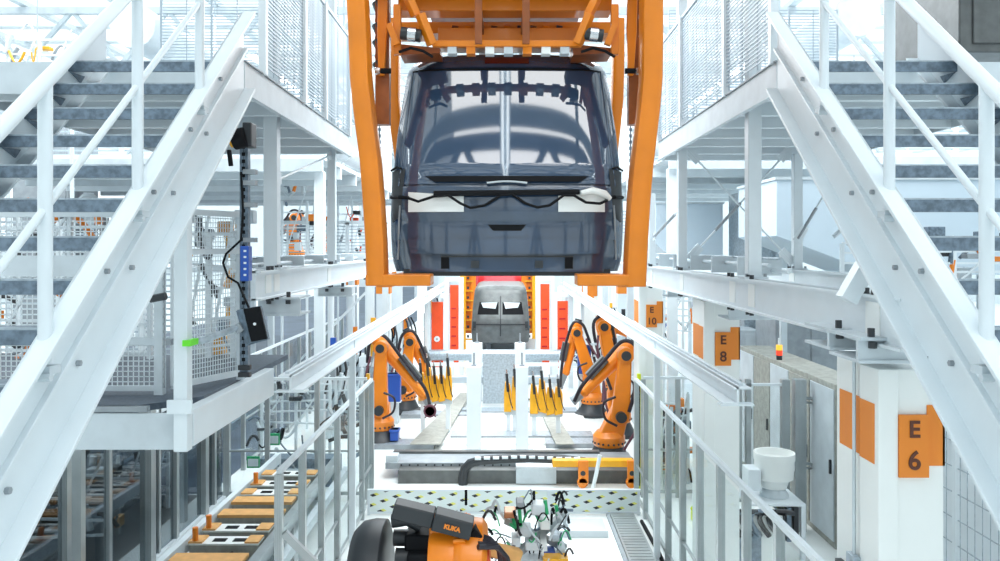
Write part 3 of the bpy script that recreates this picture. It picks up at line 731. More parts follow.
# ================================================================ LINEAR AXIS
la = thing('linear_axis', 'long grey robot travel track crossing the cell behind the low barrier', 'linear axis', (0, 15, 0))
a = P(386, 458, 15.0); b = P(634, 458, 15.0)
MB().box(a.x, b.x, 14.9, 15.7, 0.18, 0.30).build('track_bed', 'grey', la, bevel=0.01)
MB().box(P(398, 0, 14.6).x, P(634, 0, 14.6).x, 14.6, 14.9, 0, 0.24).build('side_skirt', 'steel_dark', la)
m = MB()
for i in range(28):
    x = a.x+0.3+i*0.155; m.cyl((x, 14.897, 0.26), (x, 14.885, 0.26), 0.018, 6)
m.build('bolt', 'dark', la)
MB().box(P(386, 0, 15).x, P(398, 0, 15).x, 14.95, 15.2, 0.28, 0.42).build('end_stop', 'pale', la, bevel=0.01)
MB().box(P(393, 0, 15.5).x, P(600, 0, 15.5).x, 15.55, 15.7, 0.30, 0.345).build('rear_rail', 'steel_dark', la)
mk = MB().box(P(516, 0, 14.6).x, P(556, 0, 14.6).x, 14.52, 14.9, 0.02, 0.30)
for i in range(8):
    for j in range(3): mk.box(P(519+i*4.5, 0, 14.5).x, P(521+i*4.5, 0, 14.5).x, 14.51, 14.52, 0.06+j*0.07, 0.09+j*0.07)
mk.build('step_cover', 'pale', la)
ca = thing('energy_chain', 'black segmented energy chain looping over the travel track', 'cable chain', (0.3, 15, 0.3))
pts = [P(463, 488, 14.55), P(463, 478, 14.55), P(465, 469, 14.55), P(470, 463.5, 14.55), P(480, 460.5, 14.55), P(500, 459, 14.55), P(530, 458, 14.55), P(560, 459, 14.55), P(585, 462, 14.55)]
MB().tube(pts, 0.085, 8).build('chain', 'dark', ca)
m = MB()
for i in range(12):
    p = P(478+i*9, 457.2+abs(i-5)*0.35, 14.5); m.box(p.x-0.055, p.x+0.055, 14.44, 14.56, p.z-0.005, p.z+0.035)
m.build('chain_clip', 'white', ca)
yb_ = thing('gripper_carriage', 'orange carriage with hanging lug on the right end of the travel track', 'carriage', (1.6, 14.6, 0.3))
MB().box(P(552, 0, 14.5).x, P(632, 0, 14.5).x, 14.3, 14.5, 0.38, 0.50).build('beam', 'yellow', yb_, bevel=0.01)
for px in (583, 632):
    MB().box(P(px-5, 0, 14.3).x, P(px+5, 0, 14.3).x, 14.2, 14.3, 0.12, 0.52).cyl(P(px, 484, 14.15)+V(0, 0.05, 0), P(px, 484, 14.15)+V(0, 0.14, 0), 0.095, 14).build('lug', 'orange', yb_, bevel=0.01)
    MB().cyl((P(px, 0, 14.2).x, 14.19, 0.3), (P(px, 0, 14.2).x, 14.21, 0.3), 0.045, 12).build('eye', 'dark', yb_)
MB().cyl(P(553, 463, 14.4), P(570, 463, 14.4), 0.06, 12).build('tube', 'copper', yb_)
MB().tube([P(600, 455, 14.0), P(596, 475, 14.0), P(592, 492, 14.0)], 0.035, 8).build('air_pipe', 'white', yb_)

# ================================================================ ROBOTS
def robot(label, base, shoulder, elbow, wrist, tip, Y, k=1.0, zfloor=0.0, mcol='orange', hose=True, group='orange robots in the cell', pedestal=0.0, name='industrial_robot'):
    """joint positions as photo points at depth Y; k scales the girth"""
    B, SH, EL, WR, TP = [P(a, b, Y) for a, b in (base, shoulder, elbow, wrist, tip)]
    root = thing(name, label, 'robot', (B.x, Y, zfloor), group)
    z0 = zfloor; fw = V(0, -1, 0)
    MB().lathe((B.x, Y, z0), [(0.50*k, 0), (0.50*k, 0.07), (0.40*k, 0.12), (0.30*k, 0.34*k+pedestal)], 20).build('base', 'dark', root, bevel=0.01)
    zt = z0+0.34*k+pedestal
    m = MB().lathe((B.x, Y, zt), [(0.30*k, 0), (0.33*k, 0.05), (0.33*k, 0.20*k), (0.25*k, 0.30*k)], 22)
    tu = m.build('turntable', mcol, root)
    MB().prism([(B.x-0.26*k, Y-0.2*k, zt+0.15), (B.x+0.26*k, Y-0.2*k, zt+0.15), (SH.x+0.2*k, Y-0.2*k, SH.z+0.12*k), (SH.x-0.12*k, Y-0.2*k, SH.z+0.2*k), (SH.x-0.22*k, Y-0.2*k, SH.z)], (0, 0.34*k, 0)).build('shoulder_bracket', mcol, root, bevel=0.03)
    MB().cyl(SH+V(0, -0.38*k, 0), SH+V(0, -0.2*k, 0), 0.11*k, 16).build('motor', 'dark', tu)
    def link(p, q, r1, r2, nm, yoff):
        p, q = p+V(0, yoff, 0), q+V(0, yoff, 0); d = (q-p); n = V(-d.z, 0, d.x).normalized()
        mb = MB(); D = 0.20*k; pts = []
        for (c_, r, a0) in ((q, r2, 0), (p, r1, math.pi)):
            ang = math.atan2(n.z, n.x)
            for i in range(9):
                t = ang-math.pi*i/8+(0 if a0 == 0 else math.pi); pts.append(c_+V(math.cos(t)*r, 0, math.sin(t)*r))
        mb.prism([x+V(0, -D/2, 0) for x in pts], (0, D, 0)); return mb.build(nm, mcol, root, bevel=0.025*k)
    link(SH, EL, 0.19*k, 0.125*k, 'lower_arm', -0.16*k)
    MB().cyl(EL+V(0, -0.30*k, 0), EL+V(0, 0.22*k, 0), 0.165*k, 18).build('elbow', mcol, root, bevel=0.01)
    MB().cyl(EL+V(0, -0.33*k, 0), EL+V(0, -0.30*k, 0), 0.10*k, 14).build('elbow_cap', 'dark', root)
    d = (WR-EL).normalized()
    fa = MB().tube([EL-d*0.26*k+V(0, 0.1*k, 0), EL+d*0.02+V(0, 0.1*k, 0), EL.lerp(WR, 0.35)+V(0, 0.08*k, 0), EL.lerp(WR, 0.8), WR], [0.14*k, 0.18*k, 0.13*k, 0.10*k, 0.105*k], 14).build('forearm', mcol, root)
    MB().cyl(EL-d*0.36*k+V(0, 0.1*k, 0), EL-d*0.24*k+V(0, 0.1*k, 0), 0.10*k, 12).build('motor', 'dark', fa)
    MB().sphere(WR, 0.115*k, 14).build('wrist', mcol, root)
    MB().cyl(WR, TP, 0.085*k, 14).cyl(TP, TP+(TP-WR).normalized()*0.05, 0.10*k, 14).build('flange', 'grey', root)
    if hose:
        n = V(-d.z, 0, d.x)*(1 if d.x > 0 else -1)
        if n.z < 0: n = -n
        o1 = V(0, -0.22*k, 0)
        sx = 1 if d.x > 0 else -1
        MB().tube(smooth_path([SH+V(-0.16*k*sx, -0.30*k, 0.1), SH.lerp(EL, 0.55)+V(-0.27*k*sx, -0.28*k, 0), EL+V(-0.27*k*sx, -0.26*k, 0.0), EL+V(-0.14*k*sx, -0.26*k, 0.25*k), EL+V(0.10*k*sx, -0.24*k, 0.27*k), EL.lerp(WR, 0.35)+n*0.22*k+o1, EL.lerp(WR, 0.9)+n*0.17*k+o1, TP+o1*0.5]), 0.040*k, 8).build('hose_bundle', 'rubber', root)
        MB().tube(smooth_path([B+V(-0.25*k*sx, -0.40*k, 0.35*k), SH+V(-0.32*k*sx, -0.40*k, -0.15), SH+V(-0.34*k*sx, -0.36*k, 0.25*k), EL.lerp(SH, 0.4)+V(-0.30*k*sx, -0.34*k, 0), EL.lerp(SH, 0.12)+V(-0.2*k*sx, -0.35*k, 0)]), 0.028*k, 8).build('hose', 'hose', root)
        MB().tube(smooth_path([SH+V(0.10*k*sx, -0.42*k, -0.15), SH+V(0.34*k*sx, -0.42*k, 0.0), SH+V(0.36*k*sx, -0.40*k, 0.30*k), SH+V(0.12*k*sx, -0.36*k, 0.42*k)]), 0.026*k, 8).build('hose', 'rubber', root)
        for f_ in (0.25, 0.5, 0.75): MB().box((SH.lerp(EL, f_)).x-0.30*k*sx-0.05*k, (SH.lerp(EL, f_)).x-0.30*k*sx+0.10*k, Y-0.36*k, Y-0.2*k, SH.lerp(EL, f_).z-0.025, SH.lerp(EL, f_).z+0.025).build('hose_clip', 'pale', root)
        for q_ in range(10):
            t_ = math.pi*(q_+0.5)/10; MB().cyl((B.x+0.335*k*math.cos(t_), Y-0.335*k*math.sin(t_), zt+0.08), (B.x+0.35*k*math.cos(t_), Y-0.35*k*math.sin(t_), zt+0.08), 0.022, 6).build('bolt', 'dark', tu)
        MB().bar(EL.lerp(WR, 0.3)+n*0.2*k+V(0, 0.0, 0), EL.lerp(WR, 0.75)+n*0.17*k, 0.19*k, 0.17*k).build('hose_housing', 'steel_dark', root, bevel=0.01)
    return root, TP
robot('orange robot bending its forearm to the right beside the left corner post', (380, 434), (381, 408), (382, 347), (424, 396), (431, 408), 17.6, 0.95)
robot('orange robot partly hidden behind the left one, grey hose on its forearm', (404, 408), (404, 388), (411, 341), (426, 372), (432, 384), 21.0, 0.98)
robot('large orange robot on a dark base at the right rear corner of the cell', (609, 462), (619, 414), (624, 354), (584, 392), (574, 400), 16.1, 0.98)
robot('orange robot leaning left over the yellow clamps, behind the large right robot', (592, 412), (590, 376), (576, 332), (566, 372), (560, 386), 20.6, 0.92)
robot('orange robot in the middle of the right group with raised elbow and hanging forearm', (618, 430), (616, 392), (603, 326), (609, 370), (611, 382), 18.4, 0.92)
robot('orange robot stretching its forearm towards the right guide rail', (616, 396), (612, 362), (610, 326), (636, 338), (644, 344), 22.8, 0.95)
robot('small distant orange robot seen through the left pipework', (296, 262), (294, 238), (296, 218), (286, 228), (283, 232), 30.0, 1.0, zfloor=EYE-(266-VY)*30/F, group='distant orange robots')
robot('small distant orange robot beside the left carrier column', (324, 262), (322, 246), (326, 232), (316, 240), (312, 243), 34.0, 1.0, zfloor=EYE-(266-VY)*34/F, group='distant orange robots')
# raised work floor carrying the distant robots
rp = MB().box(-14, -5.2, 28, 36, EYE-(266-VY)*30/F-0.18, EYE-(266-VY)*30/F)
for x in (-13, -9, -5.5): rp.box(x, x+0.2, 28.2, 28.4, 0, 3.5)
props(rp.build('mezzanine', 'white'), 'white raised floor under the distant robots on the left', 'platform')

# foreground robot
fr = thing('industrial_robot', 'large orange and black robot lying across the bottom edge of the cell', 'robot', (-0.75, 7.2, 0), 'orange robots in the cell')
Yf = 7.0
MB().lathe((P(362, 0, Yf).x, Yf, P(3, 586, Yf).z), [(0.30, -0.10), (0.47, -0.07), (0.545, 0.0), (0.565, 0.10), (0.56, 0.20), (0.50, 0.22)], 36, axis='x').build('gear_cover', 'dark', fr, bevel=0.006)
MB().tube([P(392, 521, Yf), P(408, 519, Yf), P(421, 527, Yf)], [0.06, 0.06, 0.05], 10).build('cover_arm', 'dark', fr)
for (x0, x1, y0, y1, yy) in ((396, 432, 533, 549, 6.95), (398, 430, 552, 571, 6.85)):
    a = P(x0, y0, yy); b = P(x1, y1, yy)
    MB().box(a.x+0.08, b.x, yy-0.07, yy+0.25, b.z, a.z).build('motor', 'black', fr, bevel=0.02)
    MB().cyl(((a.x-0.03), yy+0.08, (a.z+b.z)/2), (a.x+0.10, yy+0.08, (a.z+b.z)/2), (a.z-b.z)*0.52, 18).build('motor_flange', 'dark', fr)
ax = P(0, 566, Yf).z
MB().lathe((P(430, 0, Yf).x, Yf+0.05, ax), [(0.34, 0.0), (0.36, 0.03), (0.36, 0.22), (0.385, 0.25), (0.40, 0.30), (0.385, 0.46), (0.33, 0.50), (0.28, 0.505), (0.26, 0.48)], 36, axis='x').build('arm_housing', 'orange', fr)
for i in range(12):
    t = math.radians(20+i*28); MB().cyl((P(455, 0, Yf).x, Yf+0.05-math.cos(t)*0.395, ax+math.sin(t)*0.395), (P(455, 0, Yf).x+0.10, Yf+0.05-math.cos(t)*0.41, ax+math.sin(t)*0.41), 0.022, 6).build('housing_bolt', 'orange', fr)
MB().lathe((P(487, 0, Yf).x, Yf+0.05, ax), [(0.24, -0.03), (0.24, 0.02), (0.16, 0.03)], 28, axis='x').build('wrist_flange', 'red_orange', fr)
MB().box(P(430, 0, Yf).x, P(470, 0, Yf).x, Yf-0.1, Yf+0.3, P(0, 531, Yf).z-0.15, P(0, 524, Yf).z).build('cover_mount', 'orange', fr, bevel=0.02)
# black cover box, tilted
cm = MB().bar(P(394, 508, Yf-0.15), P(434, 517.5, Yf-0.15), 0.20, 0.135).build('cable_cover', 'dark', fr, bevel=0.012)
c2 = MB().bar(P(434, 518, Yf-0.16), P(472, 528, Yf-0.16), 0.22, 0.15).build('cable_cover', 'grey', fr, bevel=0.012); c2.active_material = MT['dark']
text('KUKA', 'lettering', 'sign_orange', 0.052, P(453, 523.5, Yf-0.16)+V(0, -0.122, 0), c2, rot=(math.pi/2, math.radians(14.5), 0), offset=0.003)
MB().bar(P(471, 530, Yf-0.1), P(479, 538, Yf-0.1), 0.16, 0.1).build('cover_nose', 'black', fr, bevel=0.01)
for i in range(5):
    MB().tube([P(478, 535+i*3, Yf-0.1-0.04*i), P(490+i*2, 539+i*2, Yf-0.15), P(499+i*2, 550+i*2, Yf-0.1), P(502+i*2, 572, Yf)], 0.024, 8).build('hose', 'rubber', fr)
MB().lathe((-0.75, Yf+0.25, 0), [(0.55, 0), (0.55, 0.08), (0.42, 0.14), (0.40, 0.42), (0.45, 0.46), (0.45, 0.85), (0.32, 1.05)], 28).build('base', 'orange', fr)
MB().box(-1.05, -0.35, Yf-0.02, Yf+0.35, 0.8, 1.3).build('shoulder', 'orange', fr, bevel=0.05)

# gripper tool of the foreground robot: frames, clamps, hoses
gt = thing('gripper_tool', 'tangled robot gripper with hoses, green lamps and clamps beside the foreground robot', 'gripper', (0.15, 7.6, 0.9))
random.seed(11)
MB().bar(P(487, 548, 7.2), P(520, 556, 7.3), 0.12, 0.12).build('tool_flange', 'tan', gt, bevel=0.02)
MB().bar(P(505, 520, 7.8), P(566, 548, 7.8), 0.06, 0.06).bar(P(515, 556, 7.6), P(566, 512, 8.0), 0.06, 0.06).bar(P(540, 500, 8.0), P(545, 565, 7.6), 0.06).build('tool_frame', 'alu', gt)
for i, (x, y, w, h, cname) in enumerate(((510, 513, 12, 6, 'copper'), (524, 530, 14, 8, 'pale'), (538, 508, 13, 10, 'white'), (545, 523, 10, 9, 'white_warm'), (532, 544, 14, 8, 'white'), (555, 536, 8, 7, 'galv_light'), (516, 540, 9, 9, 'white'), (549, 553, 12, 7, 'blue'), (561, 548, 8, 6, 'pale'), (520, 503, 8, 5, 'grey'))):
    a = P(x-w/2, y-h/2, 7.7); b = P(x+w/2, y+h/2, 7.7)
    MB().box(a.x, b.x, 7.62, 7.82, b.z, a.z).build('clamp_block', cname, gt, bevel=0.012)
for i in range(78):
    x = random.uniform(490, 574); y = random.uniform(502, 560)
    p = P(x, y, random.uniform(7.4, 8.0)); q = p+V(random.uniform(-0.16, 0.16), random.uniform(-0.1, 0.1), random.uniform(-0.16, 0.16))
    q.z = max(q.z, 0.75)
    MB().tube(arc(p, q, random.uniform(-0.12, 0.12), 6), random.choice((0.007, 0.010, 0.014)), 6).build('air_hose', random.choice(('black', 'white', 'dark', 'green', 'black', 'galv', 'grey', 'pale')), gt)
for (x, y0, y1) in ((519, 505, 530), (545, 500, 514), (556, 505, 515), (513, 516, 528), (559, 539, 558)):
    MB().cyl(P(x, y0, 7.7), P(x+2, y1, 7.7), 0.018, 8).build('status_lamp', 'green', gt)
for (x, y0, y1) in ((534, 491, 505), (466, 490, 505), (558, 540, 555), (541, 540, 552)):
    MB().cyl(P(x, y0, 7.8), P(x, y1, 7.8), 0.013, 8).build('guide_pin', 'black', gt)
MB().box(P(543, 0, 7.5).x, P(568, 0, 7.5).x, 7.45, 7.6, P(0, 561, 7.5).z, P(0, 557, 7.5).z).build('yellow_bar', 'yellow', gt)
MB().box(P(505, 0, 7.6).x, P(562, 0, 7.6).x, 7.55, 7.85, 0.0, 1.35).build('tool_stand', 'pale', gt, bevel=0.02)

# ================================================================ MIDDLE OF THE CELL
def pillar(px, py_top, py_bot, w, d, label, cap=True):
    Y = EYE*F/(py_bot-VY); x = P(px, 0, Y).x; zt = P(0, py_top, Y).z
    root = thing('lift_pillar', label, 'pillar', (x, Y, 0))
    MB().box(x-w/2, x+w/2, Y-d/2, Y+d/2, 0, zt).build('shaft', 'white', root, bevel=0.01)
    MB().box(x-w*0.9, x+w*0.9, Y-d*0.7, Y+d*0.7, 0, 0.03).build('foot_plate', 'pale', root)
    for dx in (-0.8, 0.8):
        for z in (0.03,): MB().cyl((x+dx*w, Y-d*0.55, z), (x+dx*w, Y-d*0.55, z+0.04), 0.03, 8).build('bolt', 'dark', root)
    MB().cyl((x, Y, zt), (x, Y, zt+0.28), 0.02, 8).box(x-0.06, x+0.06, Y-0.06, Y+0.06, zt, zt+0.03).build('locating_pin', 'grey', root)
    return root
pillar(474, 366, 452, 0.30, 0.3, 'wide white lift pillar left of centre with a locating pin')
pillar(522, 366, 452, 0.26, 0.3, 'wide white lift pillar right of centre with a locating pin')
pillar(477, 343, 400, 0.30, 0.3, 'slim white pillar under the left side of the far grey van')
pillar(520, 343, 400, 0.30, 0.3, 'slim white pillar under the right side of the far grey van')
tb = thing('transfer_table', 'white low transfer platform with grey strips in the centre of the cell', 'platform', (0, 18, 0))
MB().box(-2.0, 2.0, 17.4, 21, 0, 0.06).build('platform_plate', 'white_warm', tb)
for (x0, x1, Y) in ((-3.0, -1.5, 17.1), (-1.2, 2.0, 17.9), (-2.6, -0.9, 20.2), (-1.3, 1.9, 20.6), (0.9, 2.4, 17.2)):
    MB().box(x0, x1, Y, Y+0.5, 0.07, 0.10).build('strip', 'galv_light', tb)
    MB().box(x0, x1, Y-0.03, Y, 0.0, 0.10).build('edge', 'grey', tb)
for pts, nm in (([(-2.0, 17.0), (-1.35, 17.0), (-0.95, 23), (-1.25, 23)], 'left'), ([(1.1, 17.0), (1.5, 17.0), (1.2, 22), (0.85, 22)], 'right')):
    MB().prism([(x, y, 0.12) for x, y in pts], (0, 0, 0.02)).build('ramp_plate', 'crate', tb)
cd_ = thing('cross_duct', 'grey round duct running across behind the lift pillars', 'duct', (0, 24.4, 0))
MB().tube([(-2.3, 24.5, P(0, 355, 24.5).z), (2.3, 24.5, P(0, 355, 24.5).z)], 0.17, 16).build('pipe', 'galv_light', cd_)
for x in (-1.6, 1.6): MB().box(x-0.06, x+0.06, 24.44, 24.56, 0, P(0, 355, 24.5).z-0.15).build('leg', 'white', cd_)
cp = thing('centre_panel', 'grey brushed steel panel standing between the two lift pillars', 'panel', (0, 21.6, 0))
MB().box(P(483, 0, 21.6).x, P(515, 0, 21.6).x, 21.6, 21.66, 0.1, 1.45).build('plate', 'galv_light', cp, bevel=0.01)
MB().box(P(440, 0, 21.9).x, P(560, 0, 21.9).x, 21.8, 22.1, 0.62, 0.78).build('cross_beam', 'slat', cp)
for x in (P(445, 0, 21.9).x, P(555, 0, 21.9).x): MB().box(x-0.05, x+0.05, 21.85, 22.0, 0, 0.62).build('leg', 'white', cp)
# far conveyor table under grey van
hg = thing('carrier_frame', 'far yellow hanger arms holding the dark red van body', 'carrier', (v3.cx, 34, v3.zb))
for sd in (-1, 1):
    MB().bar((v3.cx+sd*1.2, 33.5, v3.zb-0.06), (v3.cx+sd*1.2, 33.5, 9.95), 0.16).build('arm', 'yellow', hg)
    MB().box(v3.cx+sd*0.5, v3.cx+sd*1.28, 33.4, 33.6, v3.zb-0.10, v3.zb).build('fork_arm', 'yellow', hg)
ft = thing('conveyor_bed', 'grey conveyor bed under the far grey van body', 'conveyor', (0, 27, 0))
MB().box(-1.1, 1.2, 25.2, 25.4, 0, 0.7).box(-1.1, 1.2, 25.2, 31, 0.7, 0.78).build('frame', 'galv_light', ft)
MB().box(-0.65, 0.75, 25.1, 25.18, 0.05, 0.6).build('panel', 'pale', ft)
for x in (-0.6, 0.45):
    for y in (27.6, 30.2): MB().box(x, x+0.15, y, y+0.2, 0.78, v2.zb-0.04).build('cradle', 'grey', ft)
MB().box(-2.4, 2.4, 24.0, 24.1, 0.75, 0.85).build('cross_bar', 'white', ft)
for x in (-2.35, 2.3): MB().box(x-0.06, x+0.06, 23.98, 24.12, 0, 0.85).build('leg', 'white', ft)
# yellow clamp tools
def clamp_tool(px0, px1, py0, py1, Y, label, n):
    a = P(px0, py0, Y); b = P(px1, py1, Y)
    root = thing('clamping_fixture', label, 'clamping fixture', ((a.x+b.x)/2, Y, 0), 'yellow clamping fixtures')
    w = (b.x-a.x)/n
    for i in range(n):
        x = a.x+w*i; dz = 0.12*math.sin(i*1.9)
        MB().prism([(x, Y, b.z+dz*0.5), (x+w*0.97, Y, b.z), (x+w*0.97, Y, a.z*0.55+b.z*0.45), (x+w*0.80, Y, a.z+dz-0.20), (x+w*0.15, Y, a.z+dz-0.14), (x+w*0.0, Y, (a.z+b.z)/2)], (0, 0.16, 0)).build('clamp_plate', 'yellow', root, bevel=0.012)
        MB().cyl((x+w*0.55, Y-0.06, a.z-0.35+dz), (x+w*0.35, Y-0.06, a.z+0.06+dz), 0.032, 8).build('cylinder', 'dark', root)
        MB().cyl((x+w*0.35, Y-0.06, a.z+0.06+dz), (x+w*0.3, Y-0.06, a.z+0.16+dz), 0.018, 8).build('rod', 'chrome', root)
        MB().tube(arc((x+w*0.5, Y-0.1, a.z-0.2), (x+w*1.2, Y-0.08, b.z+0.1), 0.1, 6), 0.012, 6).build('hose', 'rubber', root)
    MB().box(a.x, b.x, Y+0.05, Y+0.20, b.z-0.08, b.z+0.03).build('base_bar', 'pale', root)
    for x in (a.x+0.1, b.x-0.1): MB().box(x-0.05, x+0.05, Y+0.08, Y+0.18, 0, b.z-0.06).build('leg', 'white', root)
clamp_tool(418, 452, 365, 401, 18.3, 'yellow clamping fixture held near the forearm tip of the left robot', 5)
clamp_tool(504, 519, 376, 412, 18.3, 'yellow clamping fixture just left of the right lift pillar', 2)
clamp_tool(530, 563, 378, 414, 17.9, 'yellow clamping fixture between the right lift pillar and the robots', 4)
# weld gun ring on left robot
wg = MB().lathe(P(430, 411, 17.2), [(0.10, -0.03), (0.14, -0.03), (0.14, 0.03), (0.10, 0.03), (0.10, -0.03)], 16, axis='y')
wg.bar(P(424, 406, 17.2), P(436, 417, 17.2), 0.03).bar(P(436, 404, 17.2), P(425, 418, 17.2), 0.03)
props(wg.build('weld_tool', 'hose'), 'small dark round tool under the tip of the left robot', 'tool')
# small blue boxes
for px, py, Y, lb in ((394, 436, 17.3, 'small blue box on the floor near the foot of the left robot'), (585, 352, 20.5, 'blue container behind the right robot group'), (394, 380, 19.5, 'blue motor unit between the two left robots')):
    a = P(px-(4 if py > 400 else 7), py-6, Y); b = P(px+(4 if py > 400 else 6), py+(5 if py > 400 else 22), Y)
    if py < 400: props(MB().box(a.x+0.05, b.x-0.05, Y+0.03, Y+0.22, 0, b.z-0.02).box(a.x-0.02, b.x+0.02, Y-0.02, Y+0.27, b.z-0.02, b.z).build('pedestal', 'pale', bevel=0.01), lb.replace('blue container', 'pale pedestal under the blue container').replace('blue motor unit', 'pale pedestal under the blue motor unit'), 'stand')
    o = MB().box(a.x, b.x, Y, Y+0.25, max(0, b.z), a.z).box(a.x-0.02, b.x+0.02, Y-0.02, Y+0.27, a.z-0.05, a.z).build('blue_box', 'blue', bevel=0.01)
    props(o, lb, 'box')

# yellow frames at the second station
for x0, x1, sg, nm in ((460, 476.5, -1, 'left'), (521.5, 538, 1, 'right')):
    Y = 31.7; a = P(x0, 276, Y); b = P(x1, 344, Y)
    root = thing('station_frame', 'tall yellow station frame on the %s of the far grey van' % nm, 'frame', ((a.x+b.x)/2, Y, 0), 'yellow station frames')
    w = b.x-a.x; out = a.x if sg < 0 else b.x-w*0.35; inn = b.x-w*0.35 if sg < 0 else a.x
    MB().box(out, out+w*0.35, Y, Y+0.25, 0, a.z+0.3).build('outer_column', 'yellow', root, bevel=0.01)
    MB().box(min(inn, out)+w*0.3, max(inn, out)+w*0.05, Y+0.2, Y+0.3, 0.9, a.z+0.3).build('back_plate', 'orange', root)
    MB().box(inn, inn+w*0.30, Y+0.1, Y+0.3, 0.9, a.z+0.3).build('inner_column', 'orange', root, bevel=0.01)
    for i in range(7):
        z = b.z+0.15+i*(a.z-b.z)/7; MB().box(a.x+w*0.2, b.x-w*0.2, Y+0.05, Y+0.2, z, z+0.05).build('rung', 'yellow', root)
        MB().box(a.x+w*0.42, a.x+w*0.55, Y, Y+0.05, z+0.1, z+0.2).build('sensor', 'dark', root)
    MB().box(a.x-0.1, b.x+0.1, Y-0.1, Y+0.4, a.z+0.3, a.z+0.42).build('head_beam', 'yellow', root)
# red-orange panels
for i, (x0, x1, y0, y1, Y, lb) in enumerate(((431.5, 443, 302, 351, 24.5, 'red orange upright panel with round white emblem, furthest left'),
        (450, 458.5, 285, 349, 26.0, 'tall red orange upright panel beside the left yellow frame'),
        (540.5, 549.5, 284, 350, 26.0, 'tall red orange upright panel beside the right yellow frame'),
        (557.5, 568, 301, 352, 24.5, 'red orange upright panel behind the right robots'))):
    a = P(x0, y0, Y); b = P(x1, y1, Y)
    root = thing('lift_gate', lb, 'panel', ((a.x+b.x)/2, Y, 0), 'red orange upright panels')
    MB().box(a.x, b.x, Y, Y+0.1, b.z-0.5, a.z).build('panel', 'red_orange', root, bevel=0.01)
    for x in (a.x-0.16, b.x+0.03): MB().box(x, x+0.13, Y-0.03, Y+0.2, 0, a.z+0.12).build('side_post', 'white', root)
    MB().box(a.x-0.16, b.x+0.16, Y-0.03, Y+0.2, a.z+0.12, a.z+0.25).build('head_rail', 'white', root)
    if i == 0:
        p = P(437, 339, Y); MB().cyl((p.x, Y-0.02, p.z), (p.x, Y, p.z), 0.09, 18).build('emblem_disc', 'white', root); MB().cyl((p.x, Y-0.03, p.z), (p.x, Y-0.02, p.z), 0.03, 12).build('emblem_centre', 'grey', root)
    else:
        for j in range(5): MB().box(a.x+0.05, b.x-0.08, Y-0.02, Y, b.z+0.1+j*0.3, b.z+0.14+j*0.3).build('catch', 'red', root)

# ================================================================ LEFT LOWER PLATFORM with mesh enclosure
lp = thing('mesh_platform', 'white lower platform with dark grating under the left staircase', 'platform', (-4, 6.8, 2.7))
PX = -2.35; Yn = 5.95; Yq = 7.5; zd = EYE-1.18
MB().box(-7.0, PX-0.42, Yn+0.02, 8.85, zd-0.05, zd).prism([(PX-0.42, Yn+0.02, zd-0.05), (PX-0.04, Yn+0.42, zd-0.05), (PX-0.04, 8.85, zd-0.05), (PX-0.42, 8.85, zd-0.05)], (0, 0, 0.05)).build('grating', 'deck', lp)
MB().box(-7.0, PX-0.05, Yn, Yn+0.02, zd-0.32, zd-0.05).build('front_fascia', 'pale', lp)
MB().box(PX-0.05, PX+0.05, Yn-0.02, 8.0, zd-0.29, zd-0.02).build('side_beam', 'white', lp, bevel=0.005)
MB().box(-7.0, PX-0.3, Yn-0.01, Yn+0.04, zd-0.04, zd+0.0).build('edge_angle', 'grey', lp)
for (x, y) in ((-4.6, Yn+0.3), (-6.8, Yn+0.3), (-4.2, 7.9)):
    MB().box(x-0.045, x+0.045, y-0.045, y+0.045, 0, zd-0.3).build('leg', 'alu', lp)
mf = thing('mesh_enclosure', 'white wire mesh enclosure standing on the left lower platform', 'mesh fence', (-4, 6.7, zd))
zf = EYE+0.30
y_f = 6.45; xc = P(160, 0, y_f).x
m = MB(); wires(m, (-5.6, y_f, zd+0.06), (xc+5.6, 0, 0), (0, 0, zf-zd-0.06), 66, 34, 0.007)
m.build('wire_mesh', 'white', mf)
m = MB().box(-5.6, xc, y_f-0.02, y_f+0.02, zd+0.40, zd+0.46).box(-5.6, xc, y_f-0.02, y_f+0.02, zd+0.95, zd+1.12).box(-5.6, xc, y_f-0.02, y_f+0.02, zf-0.05, zf).box(-5.6, xc, y_f-0.02, y_f+0.02, zd+0.03, zd+0.07)
m.build('mesh_frame', 'pale', mf)
y2_ = 7.2; x2_ = PX-0.02
m = MB(); wires(m, (xc+0.08, y_f+0.04, zd+0.08), (x2_-xc-0.1, y2_-y_f, 0), (0, 0, zf-zd-0.08), 26, 34, 0.006)
m.build('wire_mesh', 'white', mf)
MB().bar((xc+0.08, y_f+0.04, zd+0.06), (xc+0.08, y_f+0.04, zf), 0.02).bar((xc+0.08, y_f+0.04, zd+0.06), (x2_, y2_, zd+0.06), 0.03, 0.05).bar((xc+0.08, y_f+0.04, zf), (x2_, y2_, zf), 0.03, 0.05).bar((xc+0.08, y_f+0.04, zd+1.15), (x2_, y2_, zd+1.15), 0.03, 0.05).build('mesh_frame', 'white', mf)
for (x, y, w) in ((xc, y_f, 0.07), (x2_, y2_, 0.06), (-5.6, y_f, 0.06)): MB().box(x-w/2, x+w/2, y-w/2, y+w/2, zd, zf+0.03).build('post', 'pale', mf)
m = MB().box(xc+0.045, xc+0.055, y_f-0.037, y_f-0.034, zd+0.06, zd+1.5)
for i in range(24): m.box(xc+0.045, xc+0.055, y_f-0.045, y_f-0.037, zd+0.08+i*0.06, zd+0.10+i*0.06)
m.build('hinge_strip', 'grey', mf)
MB().tube([P(150, 299, 6.3), P(166, 296, 6.3)], 0.03, 8).build('latch', 'dark', mf)
